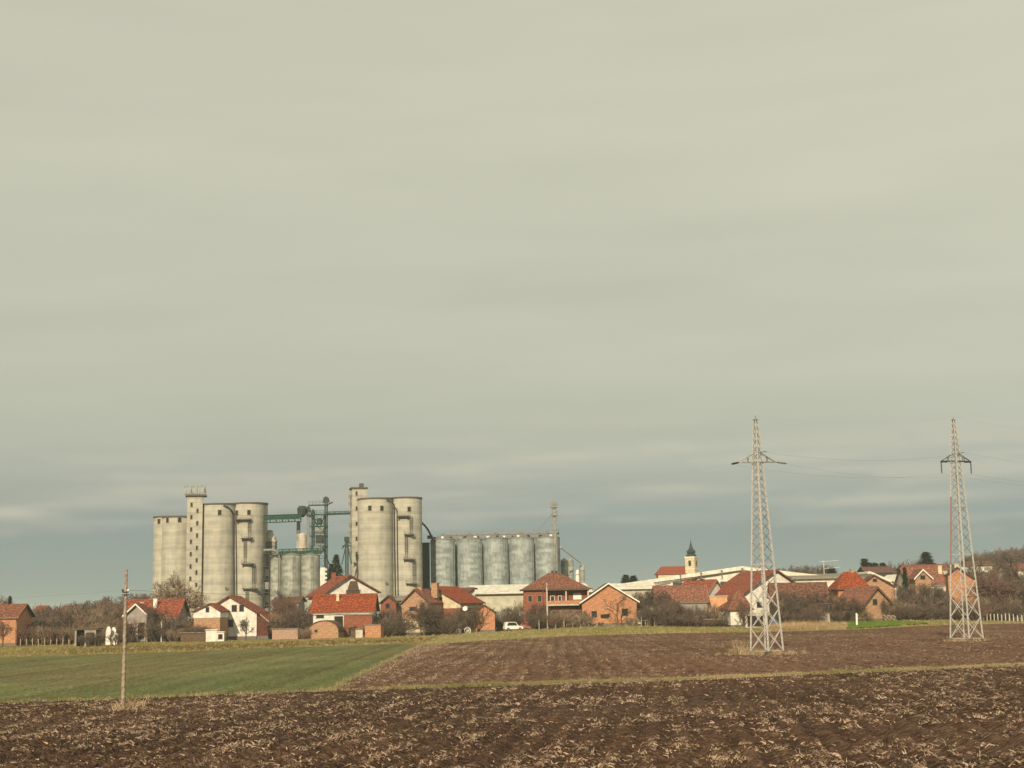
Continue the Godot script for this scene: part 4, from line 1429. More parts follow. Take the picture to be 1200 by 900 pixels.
	for py in [594.0, 603.5]:
		var pb := MB.new()
		pb.box(Vector3(0, hh(653, py, 415), 0), Vector3(2.1, 0.5, 2.1))
		var pf := part(em, "platform", pb, M.steel_grey)
		var pr := MB.new()
		for s in [-1.0, 1.0]:
			for u in [0.7, 1.2]:
				pr.bar(Vector3(-1.2, hh(653, py, 415) + u, s * 1.2), Vector3(1.2, hh(653, py, 415) + u, s * 1.2), 0.06)
				pr.bar(Vector3(s * 1.2, hh(653, py, 415) + u, -1.2), Vector3(s * 1.2, hh(653, py, 415) + u, 1.2), 0.06)
		part(pf, "railing", pr, M.steel_grey)
	var hd := MB.new()
	hd.box(Vector3(-0.35, eh - 0.3, 0), Vector3(0.55, 1.3, 0.8))
	hd.box(Vector3(0.4, eh - 0.4, 0), Vector3(0.55, 1.0, 0.8))
	part(em, "head", hd, M.steel_grey)
	var ds := thing("grain_spout", "straight pale spout slanting from elevator mast down to the white tank", "pipe", at(656.5, 641, 415))
	var dsb := MB.new()
	dsb.tube(Vector3.ZERO, at(680.5, 659.5, 428) - ds.position, 0.22, 0.22, 8)
	part(ds, "pipe", dsb, M.galv)
	wire("stay wire slanting from elevator mast to the roof of a galvanised bin", at(651, 597, 415), at(630, 622, 418), 0.1, 0.05, "stay_wire")
	# small tanks east of the bins
	for q in [[663.0, 4.0, 657.0, "small pale steel tank beside the easternmost galvanised bin", 1], [670.3, 3.6, 657.0, "second small steel tank right under the slanting spout", 1], [678.2, 2.2, 669.0, "narrow white tank standing by the foot of the slanting spout", 0], [684.0, 3.0, 664.0, "grey loading hopper east of the narrow white tank", 1]]:
		var o := thing("steel_tank", q[3], "tank", spot(q[0], 430))
		var r: float = q[1] * 430 / F
		var top := hh(q[0], q[2], 430)
		var b := MB.new()
		b.lathe([Vector2(r, 0), Vector2(r, top), Vector2(r * 0.2, top + 0.8), Vector2(0.01, top + 0.85)], 20)
		part(o, "barrel", b, M.steel_pale if q[4] == 1 else M.trim_white)
		var f := MB.new()
		for j in 6:
			f.lathe([Vector2(r + 0.02, 0), Vector2(r + 0.09, 0.05), Vector2(r + 0.09, 0.15), Vector2(r + 0.02, 0.2)], 20, Vector3(0, top * (j + 0.5) / 6, 0))
		part(o, "hoop", f, M.steel_grey)

	# steel bins in the middle, under the green gantry
	var mids := [[341.8, 395.0, 11.3, "pale steel bin under the green gantry, the one nearer the concrete silo"], [363.7, 395.0, 10.8, "pale steel bin under the green gantry, beside the pine"], [325.0, 401.0, 8.5, "narrow grey steel bin half hidden behind the pale ones under the gantry"]]
	for q in mids:
		var o := thing("steel_grain_bin", q[3], "grain bin", spot(q[0], q[1]), 20, "pale steel bins under the green gantry")
		var r: float = q[2] * q[1] / F
		var top := hh(q[0], 651, q[1])
		var b := MB.new()
		b.lathe([Vector2(r, 0), Vector2(r, top)], 36)
		part(o, "barrel", b, M.steel_pale)
		var rf := MB.new()
		rf.lathe([Vector2(r + 0.1, top - 0.05), Vector2(r + 0.1, top + 0.03), Vector2(0.4, top + 0.9), Vector2(0.01, top + 0.95)], 28)
		part(o, "roof", rf, M.steel_grey)
		var ld := MB.new()
		for s in [-0.25, 0.25]:
			ld.bar(Vector3(s, 0, r + 0.15), Vector3(s, top, r + 0.15), 0.07)
		part(o, "ladder", ld, M.steel_grey)
	var gg := thing("green_gantry", "green steel gantry and walkway over the pale bins", "gantry", at(327, 650, 395))
	var tb := MB.new()
	truss(tb, Vector3.ZERO, at(376, 648.5, 395) - gg.position, 1.8, 1.5, 12, 0.16)
	part(gg, "truss", tb, M.green)
	var cv := MB.new()
	cv.bar(Vector3(0, 0.5, 0), at(376, 648.5, 395) - gg.position + Vector3(0, 0.5, 0), 1.0, 0.8)
	part(gg, "conveyor", cv, M.green)
	var cd := MB.new()
	for k in 4:
		var pts := [[309.0, 645.0], [318.0, 644.5], [324.0, 646.0], [327.5, 650.0], [328.5, 656.0]]
		cd.tube(at(pts[k][0], pts[k][1], 396) - gg.position, at(pts[k + 1][0], pts[k + 1][1], 396) - gg.position, 0.45, 0.45, 9)
	part(gg, "duct", cd, M.steel_grey)
	# cone topped house behind
	var ch := thing("cleaning_house", "grey cleaning house with a pale cone top behind the gantry", "industrial building", spot(315.5, 412))
	var cw := MB.new()
	var chh := hh(315, 635, 412)
	cw.box(Vector3(0, chh / 2, 0), Vector3(3.6, chh, 3.6))
	part(ch, "wall", cw, M.steel_grey)
	var cc := MB.new()
	cc.lathe([Vector2(2.3, chh), Vector2(2.1, chh + 0.6), Vector2(0.9, chh + 2.8), Vector2(0.9, chh + 3.4), Vector2(0.01, chh + 3.6)], 20)
	part(ch, "cone_roof", cc, M.pale_wall)
	var cx := MB.new()
	for j in 5:
		cx.box(Vector3(0, chh * (0.5 + j * 0.11), 0), Vector3(3.75, 0.2, 3.75))
	part(ch, "floor_band", cx, M.steel_dark)
	var sc := thing("steel_scaffold", "dark open steel frame with floors beside the tall concrete silo", "scaffold", spot(316, 403))
	var scb := MB.new()
	var sch := hh(316, 648, 403)
	for x in [-1.7, 0.0, 1.7]:
		for z in [-1.6, 1.6]:
			scb.bar(Vector3(x, 0, z), Vector3(x, sch, z), 0.24)
	part(sc, "column", scb, M.steel_dark)
	for j in 6:
		var fl := MB.new()
		fl.box(Vector3(0, sch * (j + 1) / 6.0 - 0.2, 0), Vector3(3.9, 0.22, 3.7))
		part(sc, "deck", fl, M.steel_dark)
	for j in 5:
		var fl := MB.new()
		fl.box(Vector3(-0.5 + (j % 3) * 0.4, sch * (j + 0.5) / 6.0, -0.4), Vector3(2.6, 2.2, 2.2))
		part(sc, "machine", fl, M.steel_dark if j % 2 == 0 else M.steel_grey)
	# dryer tower
	var dy := thing("dryer_tower", "dark green dryer tower of elevator legs, frames and platforms", "industrial tower", spot(368, 406))
	for q in [[382.0, 588.0, 0.7, 0], [361.0, 599.0, 0.4, 1], [366.5, 603.0, 0.4, 0]]:
		var b := MB.new()
		var top := hh(q[0], q[1], 406)
		var x: float = gx(q[0], 406) - dy.position.x
		b.box(Vector3(x - 0.3, top / 2, 0), Vector3(0.36, top, 0.5))
		b.box(Vector3(x + 0.3, top / 2, 0), Vector3(0.36, top, 0.5))
		var lg := part(dy, "elevator_leg", b, M.green_dark if q[3] == 0 else M.steel_grey)
		var hb := MB.new()
		hb.prism([Vector2(x - q[2] - 0.3, top - 0.2), Vector2(x + q[2] + 0.3, top - 0.2), Vector2(x + q[2], top + 1.2), Vector2(x, top + 1.6), Vector2(x - q[2], top + 1.2)], -0.6, 0.6)
		part(lg, "head", hb, M.green_dark)
	var fr := MB.new()
	lattice_mast(fr, Vector3(gx(374, 406) - dy.position.x, 0, 0), hh(374, 604, 406), 3.4, 2.6, 0.14)
	part(dy, "frame", fr, M.green_dark)
	for q in [[374.0, 611.0, 1.2, 1.8, 0], [375.0, 622.0, 2.2, 1.5, 1], [374.5, 632.0, 2.0, 2.2, 2], [373.0, 644.0, 2.6, 1.8, 1]]:
		var b := MB.new()
		b.box(Vector3(gx(q[0], 406) - dy.position.x, hh(q[0], q[1], 406), 0), Vector3(q[2], q[3], 2.6))
		part(dy, "drying_section", b, [M.green_dark, M.steel_grey, M.steel_dark][q[4]])
	for py in [592.0, 603.0, 617.0, 628.0, 640.0]:
		var b := MB.new()
		var xa := gx(362.0 if py < 600 else 363.0, 406) - dy.position.x
		var xb := gx(384.0, 406) - dy.position.x
		b.box(Vector3((xa + xb) / 2, hh(373, py, 406), 0.2), Vector3(xb - xa, 0.25, 2.2))
		var pl := part(dy, "platform", b, M.green)
		var r := MB.new()
		for u in [0.6, 1.1]:
			r.bar(Vector3(xa, hh(373, py, 406) + u, 1.3), Vector3(xb, hh(373, py, 406) + u, 1.3), 0.07)
		for u in 6:
			r.bar(Vector3(lerpf(xa, xb, u / 5.0), hh(373, py, 406), 1.3), Vector3(lerpf(xa, xb, u / 5.0), hh(373, py, 406) + 1.1, 1.3), 0.07)
		part(pl, "railing", r, M.green)
	var chute := MB.new()
	for q in [[356.0, 600.0, 372.0, 610.0], [366.0, 606.0, 376.0, 622.0], [381.0, 602.0, 376.0, 616.0], [382.0, 592.0, 390.0, 588.5], [378.0, 640.0, 386.0, 662.0]]:
		chute.tube(rel(dy, q[0], q[1], 405), rel(dy, q[2], q[3], 405), 0.2, 0.2, 7)
	part(dy, "chute", chute, M.green_dark)
	var mh := MB.new()
	mh.lathe([Vector2(0.5, 0), Vector2(1.3, 0.8), Vector2(1.5, 2.4), Vector2(1.1, 3.2), Vector2(0.01, 3.4)], 12, rel(dy, 354.0, 606.0, 405))
	mh.box(rel(dy, 351.0, 600.0, 405), Vector3(1.0, 2.0, 1.0))
	part(dy, "cyclone", mh, M.green_dark)
	# bridges
	var br := thing("conveyor_bridge", "green truss conveyor bridge leaving the tall silo with the antennas", "conveyor", at(309, 612.5, 402))
	var bb := MB.new()
	var be := at(353, 611, 404) - br.position
	truss(bb, Vector3.ZERO, be, 1.8, 2.1, 12, 0.17)
	part(br, "truss", bb, M.green)
	var bh := MB.new()
	bh.bar(Vector3(0, 1.45, 0), be + Vector3(0, 1.45, 0), 1.5, 1.2)
	part(br, "housing", bh, M.green)
	var b2 := thing("conveyor_bridge", "thin green conveyor crossing from dryer tower to the eastern concrete silo", "conveyor", at(383, 603.5, 406))
	var bb2 := MB.new()
	var be2 := at(411, 602.5, 405) - b2.position
	truss(bb2, Vector3.ZERO, be2, 1.1, 0.9, 9, 0.1)
	part(b2, "truss", bb2, M.green)
	var bc2 := MB.new()
	bc2.bar(Vector3(0, 0.25, 0), be2 + Vector3(0, 0.25, 0), 0.7, 0.5)
	part(b2, "conveyor", bc2, M.green_dark)
	# pale tank on legs
	var tk := thing("day_tank", "pale upright tank with rounded top beside the dryer tower", "tank", spot(354.2, 408))
	var tkb := MB.new()
	var tkt := hh(354, 627, 408)
	tkb.lathe([Vector2(0.01, tkt - 7.0), Vector2(1.28, tkt - 5.4), Vector2(1.28, tkt), Vector2(0.9, tkt + 0.5), Vector2(0.01, tkt + 0.7)], 20)
	part(tk, "barrel", tkb, M.pale_wall)
	for s in [-1.0, 1.0]:
		for z in [-1.0, 1.0]:
			var lg := MB.new()
			lg.bar(Vector3(s * 0.95, 0, z * 0.95), Vector3(s * 0.95, tkt - 5, z * 0.95), 0.16)
			part(tk, "leg", lg, M.steel_grey)
	var st := thing("vent_stack", "pale square duct rising beside the rounded tank", "duct", spot(349.3, 409))
	var stb := MB.new()
	var sth := hh(349, 612, 409)
	stb.box(Vector3(0, sth / 2, 0), Vector3(1.0, sth, 1.0))
	part(st, "duct", stb, M.steel_pale)
	var stc := MB.new()
	stc.box(Vector3(0, sth + 0.1, 0), Vector3(1.3, 0.2, 1.3))
	part(st, "cap", stc, M.steel_grey)
	# small green intake tower
	var it := thing("intake_tower", "small green intake elevator with slanting chutes beside the pine", "elevator tower", spot(406.5, 392))
	var ih := hh(406, 633, 392)
	var ib := MB.new()
	ib.box(Vector3(-0.3, ih / 2, 0), Vector3(0.4, ih, 0.5))
	ib.box(Vector3(0.3, ih / 2, 0), Vector3(0.4, ih, 0.5))
	var il := part(it, "elevator_leg", ib, M.green_dark)
	var ihd := MB.new()
	ihd.box(Vector3(0, ih + 0.3, 0), Vector3(1.4, 1.3, 0.9))
	ihd.box(Vector3(0, ih - 1.6, 0), Vector3(2.6, 0.2, 1.6))
	part(il, "head", ihd, M.green_dark)
	for q in [[401.0, 643.0], [412.0, 661.0], [400.5, 662.0], [411.5, 637.0]]:
		var cb := MB.new()
		cb.tube(Vector3(0, ih - 0.4 if q[1] > 640 else ih - 0.2, 0), rel(it, q[0], q[1], 392), 0.16, 0.16, 7)
		part(it, "chute", cb, M.green)

# ---------------------------------------------------------------- church
func make_church():
	var c := thing("village_church", "cream church with dark onion spire and long red roof", "church", spot(813, 640))
	var k := 640.0 / F
	var base := hh(813, 672, 640)
	var top := hh(813, 652.5, 640)
	var bs := Basis(Vector3.UP, deg_to_rad(-28))
	var b := MB.new()
	b.box(Vector3(0, top / 2 - 0.3, 0), Vector3(4.6, top + 0.6, 4.6), bs)
	var t := part(c, "tower", b, M.cream)
	var cn := MB.new()
	cn.box(Vector3(0, top - 0.2, 0), Vector3(5.0, 0.5, 5.0), bs)
	cn.box(Vector3(0, top - 5.6, 0), Vector3(4.8, 0.3, 4.8), bs)
	part(t, "cornice", cn, M.trim_white)
	for o in [Vector3(0, 0, 1), Vector3(-1, 0, 0), Vector3(1, 0, 0), Vector3(0, 0, -1)]:
		opening(t, bs * (o * 2.32) + Vector3(0, top - 3.0, 0), bs * o, 1.1, 2.3)
	var s := MB.new()
	var sy := func(py: float) -> float: return hh(813, py, 640)
	s.lathe([Vector2(2.5, top), Vector2(2.4, sy.call(650.5)), Vector2(1.7, sy.call(649.0)), Vector2(2.0, sy.call(647.6)), Vector2(2.1, sy.call(646)), Vector2(1.6, sy.call(644.4)), Vector2(1.0, sy.call(643)), Vector2(0.75, sy.call(641)), Vector2(0.28, sy.call(636.5)), Vector2(0.06, sy.call(633.5))], 8)
	part(c, "spire", s, M.spire)
	var x := MB.new()
	x.box(Vector3(0, sy.call(632.6), 0), Vector3(0.09, 1.2, 0.09))
	x.box(Vector3(0, sy.call(632.4), 0), Vector3(0.6, 0.09, 0.09))
	part(c, "cross", x, M.spire)
	# nave runs west of the tower
	var w := MB.new()
	var x0: float = (771 - 813) * k
	var x1 := -0.6
	var ey := hh(790, 673.5, 645)
	var ry := hh(790, 664.0, 645)
	w.box(Vector3((x0 + x1) / 2 + 0.5, ey / 2, -4), Vector3(x1 - x0 - 1.0, ey, 9.5))
	part(c, "nave_wall", w, M.cream)
	var r := MB.new()
	var z0 := 1.4
	var z1 := -9.4
	r.quad(Vector3(x0, ey, z0), Vector3(x1, ey, z0), Vector3(x1, ry, -4), Vector3(x0 + 3.0, ry, -4), Vector3(0, 1, 1))
	r.quad(Vector3(x0, ey, z1), Vector3(x1, ey, z1), Vector3(x1, ry, -4), Vector3(x0 + 3.0, ry, -4), Vector3(0, 1, -1))
	r.tri(Vector3(x0, ey, z0), Vector3(x0, ey, z1), Vector3(x0 + 3.0, ry, -4), Vector3(-1, 1, 0))
	r.tri(Vector3(x1, ey, z0), Vector3(x1, ey, z1), Vector3(x1, ry, -4), Vector3(1, 0, 0))
	part(c, "nave_roof", r, M.tile_new)

# ---------------------------------------------------------------- small things of the yards
func car(label: String, px: float, d: float, yaw: float, paint: Material, van: bool):
	var o := thing("parked_car", label, "car", spot(px, d), yaw, "cars parked behind the houses")
	var h := 1.75 if van else 1.42
	var b := MB.new()
	b.prism([Vector2(-1.95, 0.3), Vector2(1.9, 0.3), Vector2(1.98, 0.55), Vector2(1.9, 0.82), Vector2(1.0, 0.95), Vector2(-1.9, 0.98), Vector2(-2.0, 0.6)], -0.8, 0.8)
	part(o, "body", b, paint)
	var c := MB.new()
	c.prism([Vector2(-1.85, 0.97), Vector2(1.05, 0.94), Vector2(0.35, h), Vector2(-1.3 if not van else -1.75, h)], -0.7, 0.7)
	part(o, "cabin", c, paint)
	for s in [-1.0, 1.0]:
		var g := MB.new()
		g.prism([Vector2(-1.5, 1.02), Vector2(0.8, 1.0), Vector2(0.3, h - 0.1), Vector2(-1.2, h - 0.1)], s * 0.7, s * 0.712)
		part(o, "side_window", g, M.glass)
		var hl := MB.new()
		hl.box(Vector3(1.93, 0.68, s * 0.6), Vector3(0.08, 0.14, 0.26))
		part(o, "headlight", hl, M.trim_white)
		for x in [-1.25, 1.25]:
			var t := MB.new()
			t.tube(Vector3(x, 0.31, s * 0.68), Vector3(x, 0.31, s * 0.84), 0.31, 0.31, 16)
			var w := part(o, "wheel", t, M.tyre)
			var r := MB.new()
			r.tube(Vector3(x, 0.31, s * 0.83), Vector3(x, 0.31, s * 0.855), 0.19, 0.19, 12)
			part(w, "rim", r, M.steel_grey)

func fence(label: String, a: Vector3, b: Vector3, n: int, h: float, m: Material, rails: Array, grp := ""):
	var o := thing("garden_fence", label, "fence", a, 0, grp)
	for i in n:
		var p := a.lerp(b, float(i) / (n - 1)) - a
		p.y = terrain(p.x + a.x, -(p.z + a.z)) - a.y
		var q := MB.new()
		var hk := h * (0.92 + 0.16 * rng.randf())
		q.box(p + Vector3(0, hk / 2 - 0.15, 0), Vector3(0.17, hk + 0.3, 0.17), Basis(Vector3(0, 0, 1), rng.randfn(0, 0.03)))
		part(o, "post", q, m)
	for r in rails:
		for i in n - 1:
			var q := MB.new()
			var p0 := a.lerp(b, float(i) / (n - 1)) - a
			var p1 := a.lerp(b, float(i + 1) / (n - 1)) - a
			p0.y = terrain(p0.x + a.x, -(p0.z + a.z)) - a.y + r
			p1.y = terrain(p1.x + a.x, -(p1.z + a.z)) - a.y + r
			q.bar(p0, p1, 0.05, 0.1)
			part(o, "rail", q, M.steel_grey if r < 0.5 else m)

func shed_box(called: String, label: String, cat: String, px: float, d: float, w: float, h: float, ln: float, yaw: float, m: Material, roof_m: Material, door := []):
	var o := thing(called, label, cat, spot(px, d), yaw)
	var b := MB.new()
	b.box(Vector3(0, h / 2 - 0.15, -ln / 2), Vector3(w, h + 0.3, ln))
	part(o, "wall", b, m)
	var r := MB.new()
	r.prism([Vector2(0.2, h + 0.02), Vector2(-ln - 0.2, h - 0.1), Vector2(-ln - 0.2, h + 0.02), Vector2(0.2, h + 0.14)], -w / 2 - 0.15, w / 2 + 0.15)
	var i := part(o, "roof", r, roof_m)
	i.rotation.y = -PI / 2
	if door.size() == 4:
		frame_and_pane(o, "door", door[0], door[1], door[2], door[3], 0.0, M.timber, M.void, "door_leaf")
	return o

# ---------------------------------------------------------------- the village
func make_houses():
	house({"n": "brick_house", "l": "brick house with worn orange roof at the western edge of the village", "x0": -16, "x1": 18.5, "d": 262.0, "ridge": "x", "el": 722.5, "a": 709.0, "len": 8.0, "over": 0.5, "wall": M.brick, "roof": M.tile_old, "win": [[-8, 732, -2, 741]], "verge": M.timber})
	house({"n": "red_roofed_house", "l": "far red roofed cottage among bare trees, west of the white block", "x0": 39, "x1": 49, "d": 370.0, "ridge": "x", "el": 717.0, "a": 710.5, "len": 7.0, "wall": M.pale_wall, "roof": M.tile_red})
	house({"n": "white_house", "l": "white walled house with brown roof standing alone beyond the thicket", "x0": 69.5, "x1": 89, "d": 330.0, "ridge": "x", "el": 717.5, "a": 710.5, "len": 8.0, "over": 0.6, "wall": M.white, "roof": M.tile_brown, "win": [[80.5, 720.5, 84, 724.5], [86, 721, 88, 724]]})
	# open shed
	var sh := thing("open_shed", "low open shed with whitewashed portal and dark interior", "shed", spot(100, 248))
	var k := 248.0 / F
	var p := MB.new()
	p.box(Vector3(0, 1.4, -3.0), Vector3(24 * k, 2.9, 0.2))
	for s in [-1.0, 1.0]:
		p.box(Vector3(s * 12 * k, 1.4, -1.5), Vector3(0.18, 2.9, 2.8))
	part(sh, "wall", p, M.timber)
	for x in [-1.75, 0.0, 1.75]:
		var q := MB.new()
		q.box(Vector3(x, 1.35, 0), Vector3(0.3, 2.9, 0.3))
		part(sh, "post", q, M.grey_wall)
	var lt := MB.new()
	lt.box(Vector3(0.85, 2.62, 0.02), Vector3(2.1, 0.5, 0.34))
	part(sh, "lintel", lt, M.grey_wall)
	var rf := MB.new()
	rf.prism([Vector2(-2.2, 2.95), Vector2(2.2, 2.95), Vector2(2.2, 3.1), Vector2(-2.2, 3.25)], 0.5, -3.4)
	part(sh, "roof", rf, M.timber)

	var h := house({"n": "old_house", "l": "long grey farmhouse with red roof and small gabled porch", "x0": 146, "x1": 207, "d": 285.0, "ridge": "x", "el": 722.0, "a": 703.0, "len": 9.0, "wall": M.grey_wall, "roof": M.tile_red, "over": 0.5,
		"win": [[178, 729, 183, 738], [196, 729, 201, 738]], "chim": [[178.0, 701.5, 0.75, 0.25, M.trim_white], [164.0, 705.5, 0.7, 0.15, M.pale_wall]], "verge": M.tile_brown})
	house({"n": "entrance_porch", "l": "small white edged gable porch before the grey farmhouse", "c": "porch", "x0": 146.5, "x1": 171, "d": 279.0, "el": 720.0, "a": 708.5, "len": 5.0, "over": 0.7, "wall": M.grey_wall, "roof": M.tile_red, "verge": M.trim_white,
		"door": [[160.5, 729, 169.5, 751]], "dframe": M.pale_wall, "win": [[148.0, 731, 154.5, 746]], "frame": M.timber})
	house({"n": "white_house", "l": "small white upper storey house on a brick ground floor", "x0": 226.5, "x1": 257.5, "d": 273.0, "el": 716.5, "a": 708.0, "ax": 245.0, "len": 9.0, "over": 0.35, "split": 724.0, "low": M.brick_pale, "wall": M.white, "roof": M.tile_red, "verge": M.tile_brown, "win": [[240.5, 711.5, 244.5, 717.5]], "frame": M.trim_dark})
	h = house({"n": "white_house", "l": "tall white gabled house with twin attic windows and a roof dish", "x0": 236.5, "x1": 300, "d": 281.0, "el": 718.0, "a": 699.0, "len": 11.0, "over": 0.6, "wall": M.white, "roof": M.tile_red, "verge": M.tile_brown, "frame": M.timber,
		"win": [[271, 709, 277, 717], [279.8, 709, 285.2, 717], [266.8, 726, 273, 735], [259.3, 726, 264.5, 736]]})
	dish_on(h, 263.5, 690.0, 1.0, 9.0, -1.0, 150)
	house({"n": "red_annex", "l": "dark red lean-to annex on the shaded side of the white gabled house", "c": "shed", "x0": 300.6, "x1": 314, "d": 281.3, "el": 718.0, "er": 728.0, "a": 717.5, "ax": 301.2, "len": 8.0, "over": 0.3, "wall": M.red_shade, "roof": M.tile_red, "verge": M.pale_timber})
	# things in the yard before it
	shed_box("white_cabinet", "white box trailer leaning beside the open fronted hutch", "trailer", 247.5, 262, 2.05, 2.15, 2.4, 8, M.white, M.trim_white)
	shed_box("open_hutch", "small white hutch with square dark opening", "hutch", 258.2, 261, 1.3, 1.75, 1.2, 0, M.white, M.trim_white, [-0.42, 0.42, 0.45, 1.4])
	shed_box("plank_shed", "long low dark plank shed between fence posts and white trailer", "shed", 226, 262, 4.6, 1.7, 2.4, 0, M.timber, M.sheet_grey)
	for q in [["white_board", "tall narrow white board with rounded top standing near the field pole", 126.3, [[-0.42, -0.2], [0.42, -0.2], [0.46, 2.4], [0.3, 3.2], [0, 3.45], [-0.3, 3.2], [-0.46, 2.4]], 0.0], ["white_sheet", "wide leaning white sheet beside the tall rounded white board", 133.8, [[-0.5, -0.2], [0.3, -0.2], [0.75, 1.1], [0.55, 2.0], [0.05, 2.2], [-0.7, 1.4]], -0.08], ["small_white_board", "small white board peeping over the leaning white sheet", 133.5, [[-0.3, 1.9], [0.25, 1.9], [0.38, 2.7], [0.2, 3.2], [-0.2, 3.25], [-0.42, 2.8]], 0.05]]:
		var wb := thing(q[0], q[1], "board", spot(q[2], 250.0 if q[0] != "small_white_board" else 251.5), 6)
		wb.rotation.x = -0.12
		var pl := []
		for c in q[3]:
			pl.append(Vector2(c[0], c[1]).rotated(q[4]))
		var wm := MB.new()
		wm.prism(pl, -0.1, 0.0)
		part(wb, "face", wm, M.white)
		var rib := MB.new()
		rib.bar(Vector3(0, 0.0, -0.16), Vector3(0, 1.9, -0.16), 0.1)
		if q[0] == "small_white_board":
			rib.bar(Vector3(0, 1.8, -0.16), Vector3(0, 3.0, -0.16), 0.1)
		part(wb, "batten", rib, M.pale_timber)
	shed_box("low_wall_shed", "pinkish stone outbuilding wall with flat top next to dome-topped shed", "outbuilding", 334, 268, 5.0, 2.0, 1.8, 0, M.stone, M.sheet_grey)
	house({"n": "outbuilding", "l": "low outbuilding with rusty pink roof behind the stone wall", "c": "outbuilding", "x0": 316, "x1": 352, "d": 287.0, "ridge": "x", "el": 729.5, "a": 721.0, "len": 6.0, "wall": M.dark_wall, "roof": M.tile_pink, "win": [[322, 731, 326, 735], [332, 731, 336, 735], [341, 731, 345, 735]], "frame": M.pale_timber})
	house({"n": "grey_house", "l": "pale lilac grey house half hidden by brushwood below the steel bins", "x0": 321, "x1": 350, "d": 312.0, "ridge": "x", "el": 705.0, "a": 700.0, "len": 8.0, "wall": M.grey_wall, "roof": M.tile_brown, "win": [[325, 707, 329, 713]], "verge": M.timber})
	# dome topped shed
	var dm := thing("vaulted_shed", "round topped pale brick shed with one small hole", "shed", spot(378, 268), -6)
	var poly := []
	for i in 13:
		var t := PI * i / 12.0
		poly.append(Vector2(-cos(t) * 3.1 + 0.25 * sin(t), 1.1 + sin(t) * 2.3))
	poly.append(Vector2(3.1, -0.3))
	poly.append(Vector2(-3.1, -0.3))
	var db := MB.new()
	db.prism(poly, 0, -4.5)
	part(dm, "wall", db, M.brick_pale)
	var rim := MB.new()
	for i in 12:
		rim.bar(Vector3(poly[i].x * 1.03, poly[i].y * 1.02, -2.2), Vector3(poly[i + 1].x * 1.03, poly[i + 1].y * 1.02, -2.2), 4.9, 0.1)
	part(dm, "roof", rim, M.timber)
	opening(dm, Vector3(-1.3, 1.5, 0.0), Vector3(0, 0, 1), 0.5, 0.45)

	# white gabled house with the orange front wing
	h = house({"n": "white_gabled_house", "l": "large white gabled house with dark loggia under its ridge", "x0": 379, "x1": 441, "d": 297.0, "yaw": 22.0, "el": 697.0, "er": 694.0, "a": 675.0, "ax": 410.0, "len": 12.0, "over": 0.7, "thick": 0.25, "wall": M.white, "roof": M.tile_red, "verge": M.tile_brown, "chim": [[399.0, 670.0, 0.8, 0.5, M.brick_red]]})
	var r := local(h, [405.5, 681.0, 421.5, 697.0])
	var lg := MB.new()
	lg.prism([Vector2(r[0], r[2]), Vector2(r[1], r[2]), Vector2(lerpf(r[0], r[1], 0.78), r[3]), Vector2(lerpf(r[0], r[1], 0.3), r[3])], 0.01, 0.06)
	var lgo := part(h, "loggia", lg, M.timber)
	var lgr := MB.new()
	for i in 8:
		var x := lerpf(r[0] + 0.1, r[1] - 0.1, i / 7.0)
		lgr.bar(Vector3(x, r[2], 0.15), Vector3(x, r[2] + 1.0, 0.15), 0.06)
	lgr.bar(Vector3(r[0], r[2] + 1.0, 0.15), Vector3(r[1], r[2] + 1.0, 0.15), 0.1)
	part(lgo, "railing", lgr, M.timber)
	house({"n": "orange_roofed_wing", "l": "long bright orange roof on a low white and brick house", "x0": 367.5, "x1": 435.5, "d": 276.0, "ridge": "x", "el": 715.5, "a": 697.0, "len": 9.0, "over": 0.6, "wall": M.white, "roof": M.tile_new, "verge": M.timber,
		"chim": [[394.0, 695.5, 0.55, 0.3, M.cream]], "door": [[392, 722, 402, 745]], "win": [[371, 720, 380, 724]], "g": ""})
	shed_box("brick_lean_to", "red brick lean-to built against the orange roofed house", "outbuilding", 419.5, 274.5, 5.6, 4.3, 1.4, 0, M.brick_red, M.stone, [-1.9, -0.9, 0.1, 2.0])
	shed_box("brick_shed", "small patchy brick shed in front of the orange roofed house", "shed", 437, 266, 3.1, 2.45, 2.5, -8, M.brick, M.sheet_grey)
	shed_box("white_tank_box", "pale square water box between two dark doors", "box", 420.8, 266, 1.35, 1.65, 1.2, 0, M.pale_wall, M.sheet_grey)
	shed_box("dark_hutch", "dark low hutch beside the pale water box", "hutch", 414, 267, 1.0, 1.6, 1.2, 0, M.timber, M.timber)
	var bc := thing("white_chimney", "thick jagged white wall stub beside the pine", "wall", spot(379, 318))
	var bcb := MB.new()
	var bt := hh(379, 665.0, 318)
	bcb.box(Vector3(-0.15, bt / 2, 0), Vector3(1.1, bt, 1.2))
	for i in 4:
		bcb.box(Vector3(0.6, bt - 0.5 - i * 0.95, 0), Vector3(0.45 - 0.06 * (i % 2), 0.5, 1.0))
	part(bc, "wall", bcb, M.white)
	h = house({"n": "small_brick_house", "l": "small brown gabled brick house below the eastern concrete silo", "x0": 446.5, "x1": 464, "d": 300.0, "el": 706.0, "a": 698.5, "len": 8.0, "wall": M.brick_red, "roof": M.tile_brown, "win": [[452, 707, 457, 713]]})
	dish_on(h, 453.0, 684.0, 1.0, 5.0, -1.0, 150)
	house({"n": "low_barn", "l": "low grey barn roof beside the small brown brick house", "c": "barn", "x0": 462, "x1": 473, "d": 305.0, "ridge": "x", "el": 703.0, "a": 699.0, "len": 7.0, "wall": M.grey_wall, "roof": M.sheet_grey})
	shed_box("lean_to", "white roofed lean-to with red flank below the brown brick house", "outbuilding", 461, 283, 3.4, 3.4, 3.0, 20, M.brick_red, M.sheet_white)
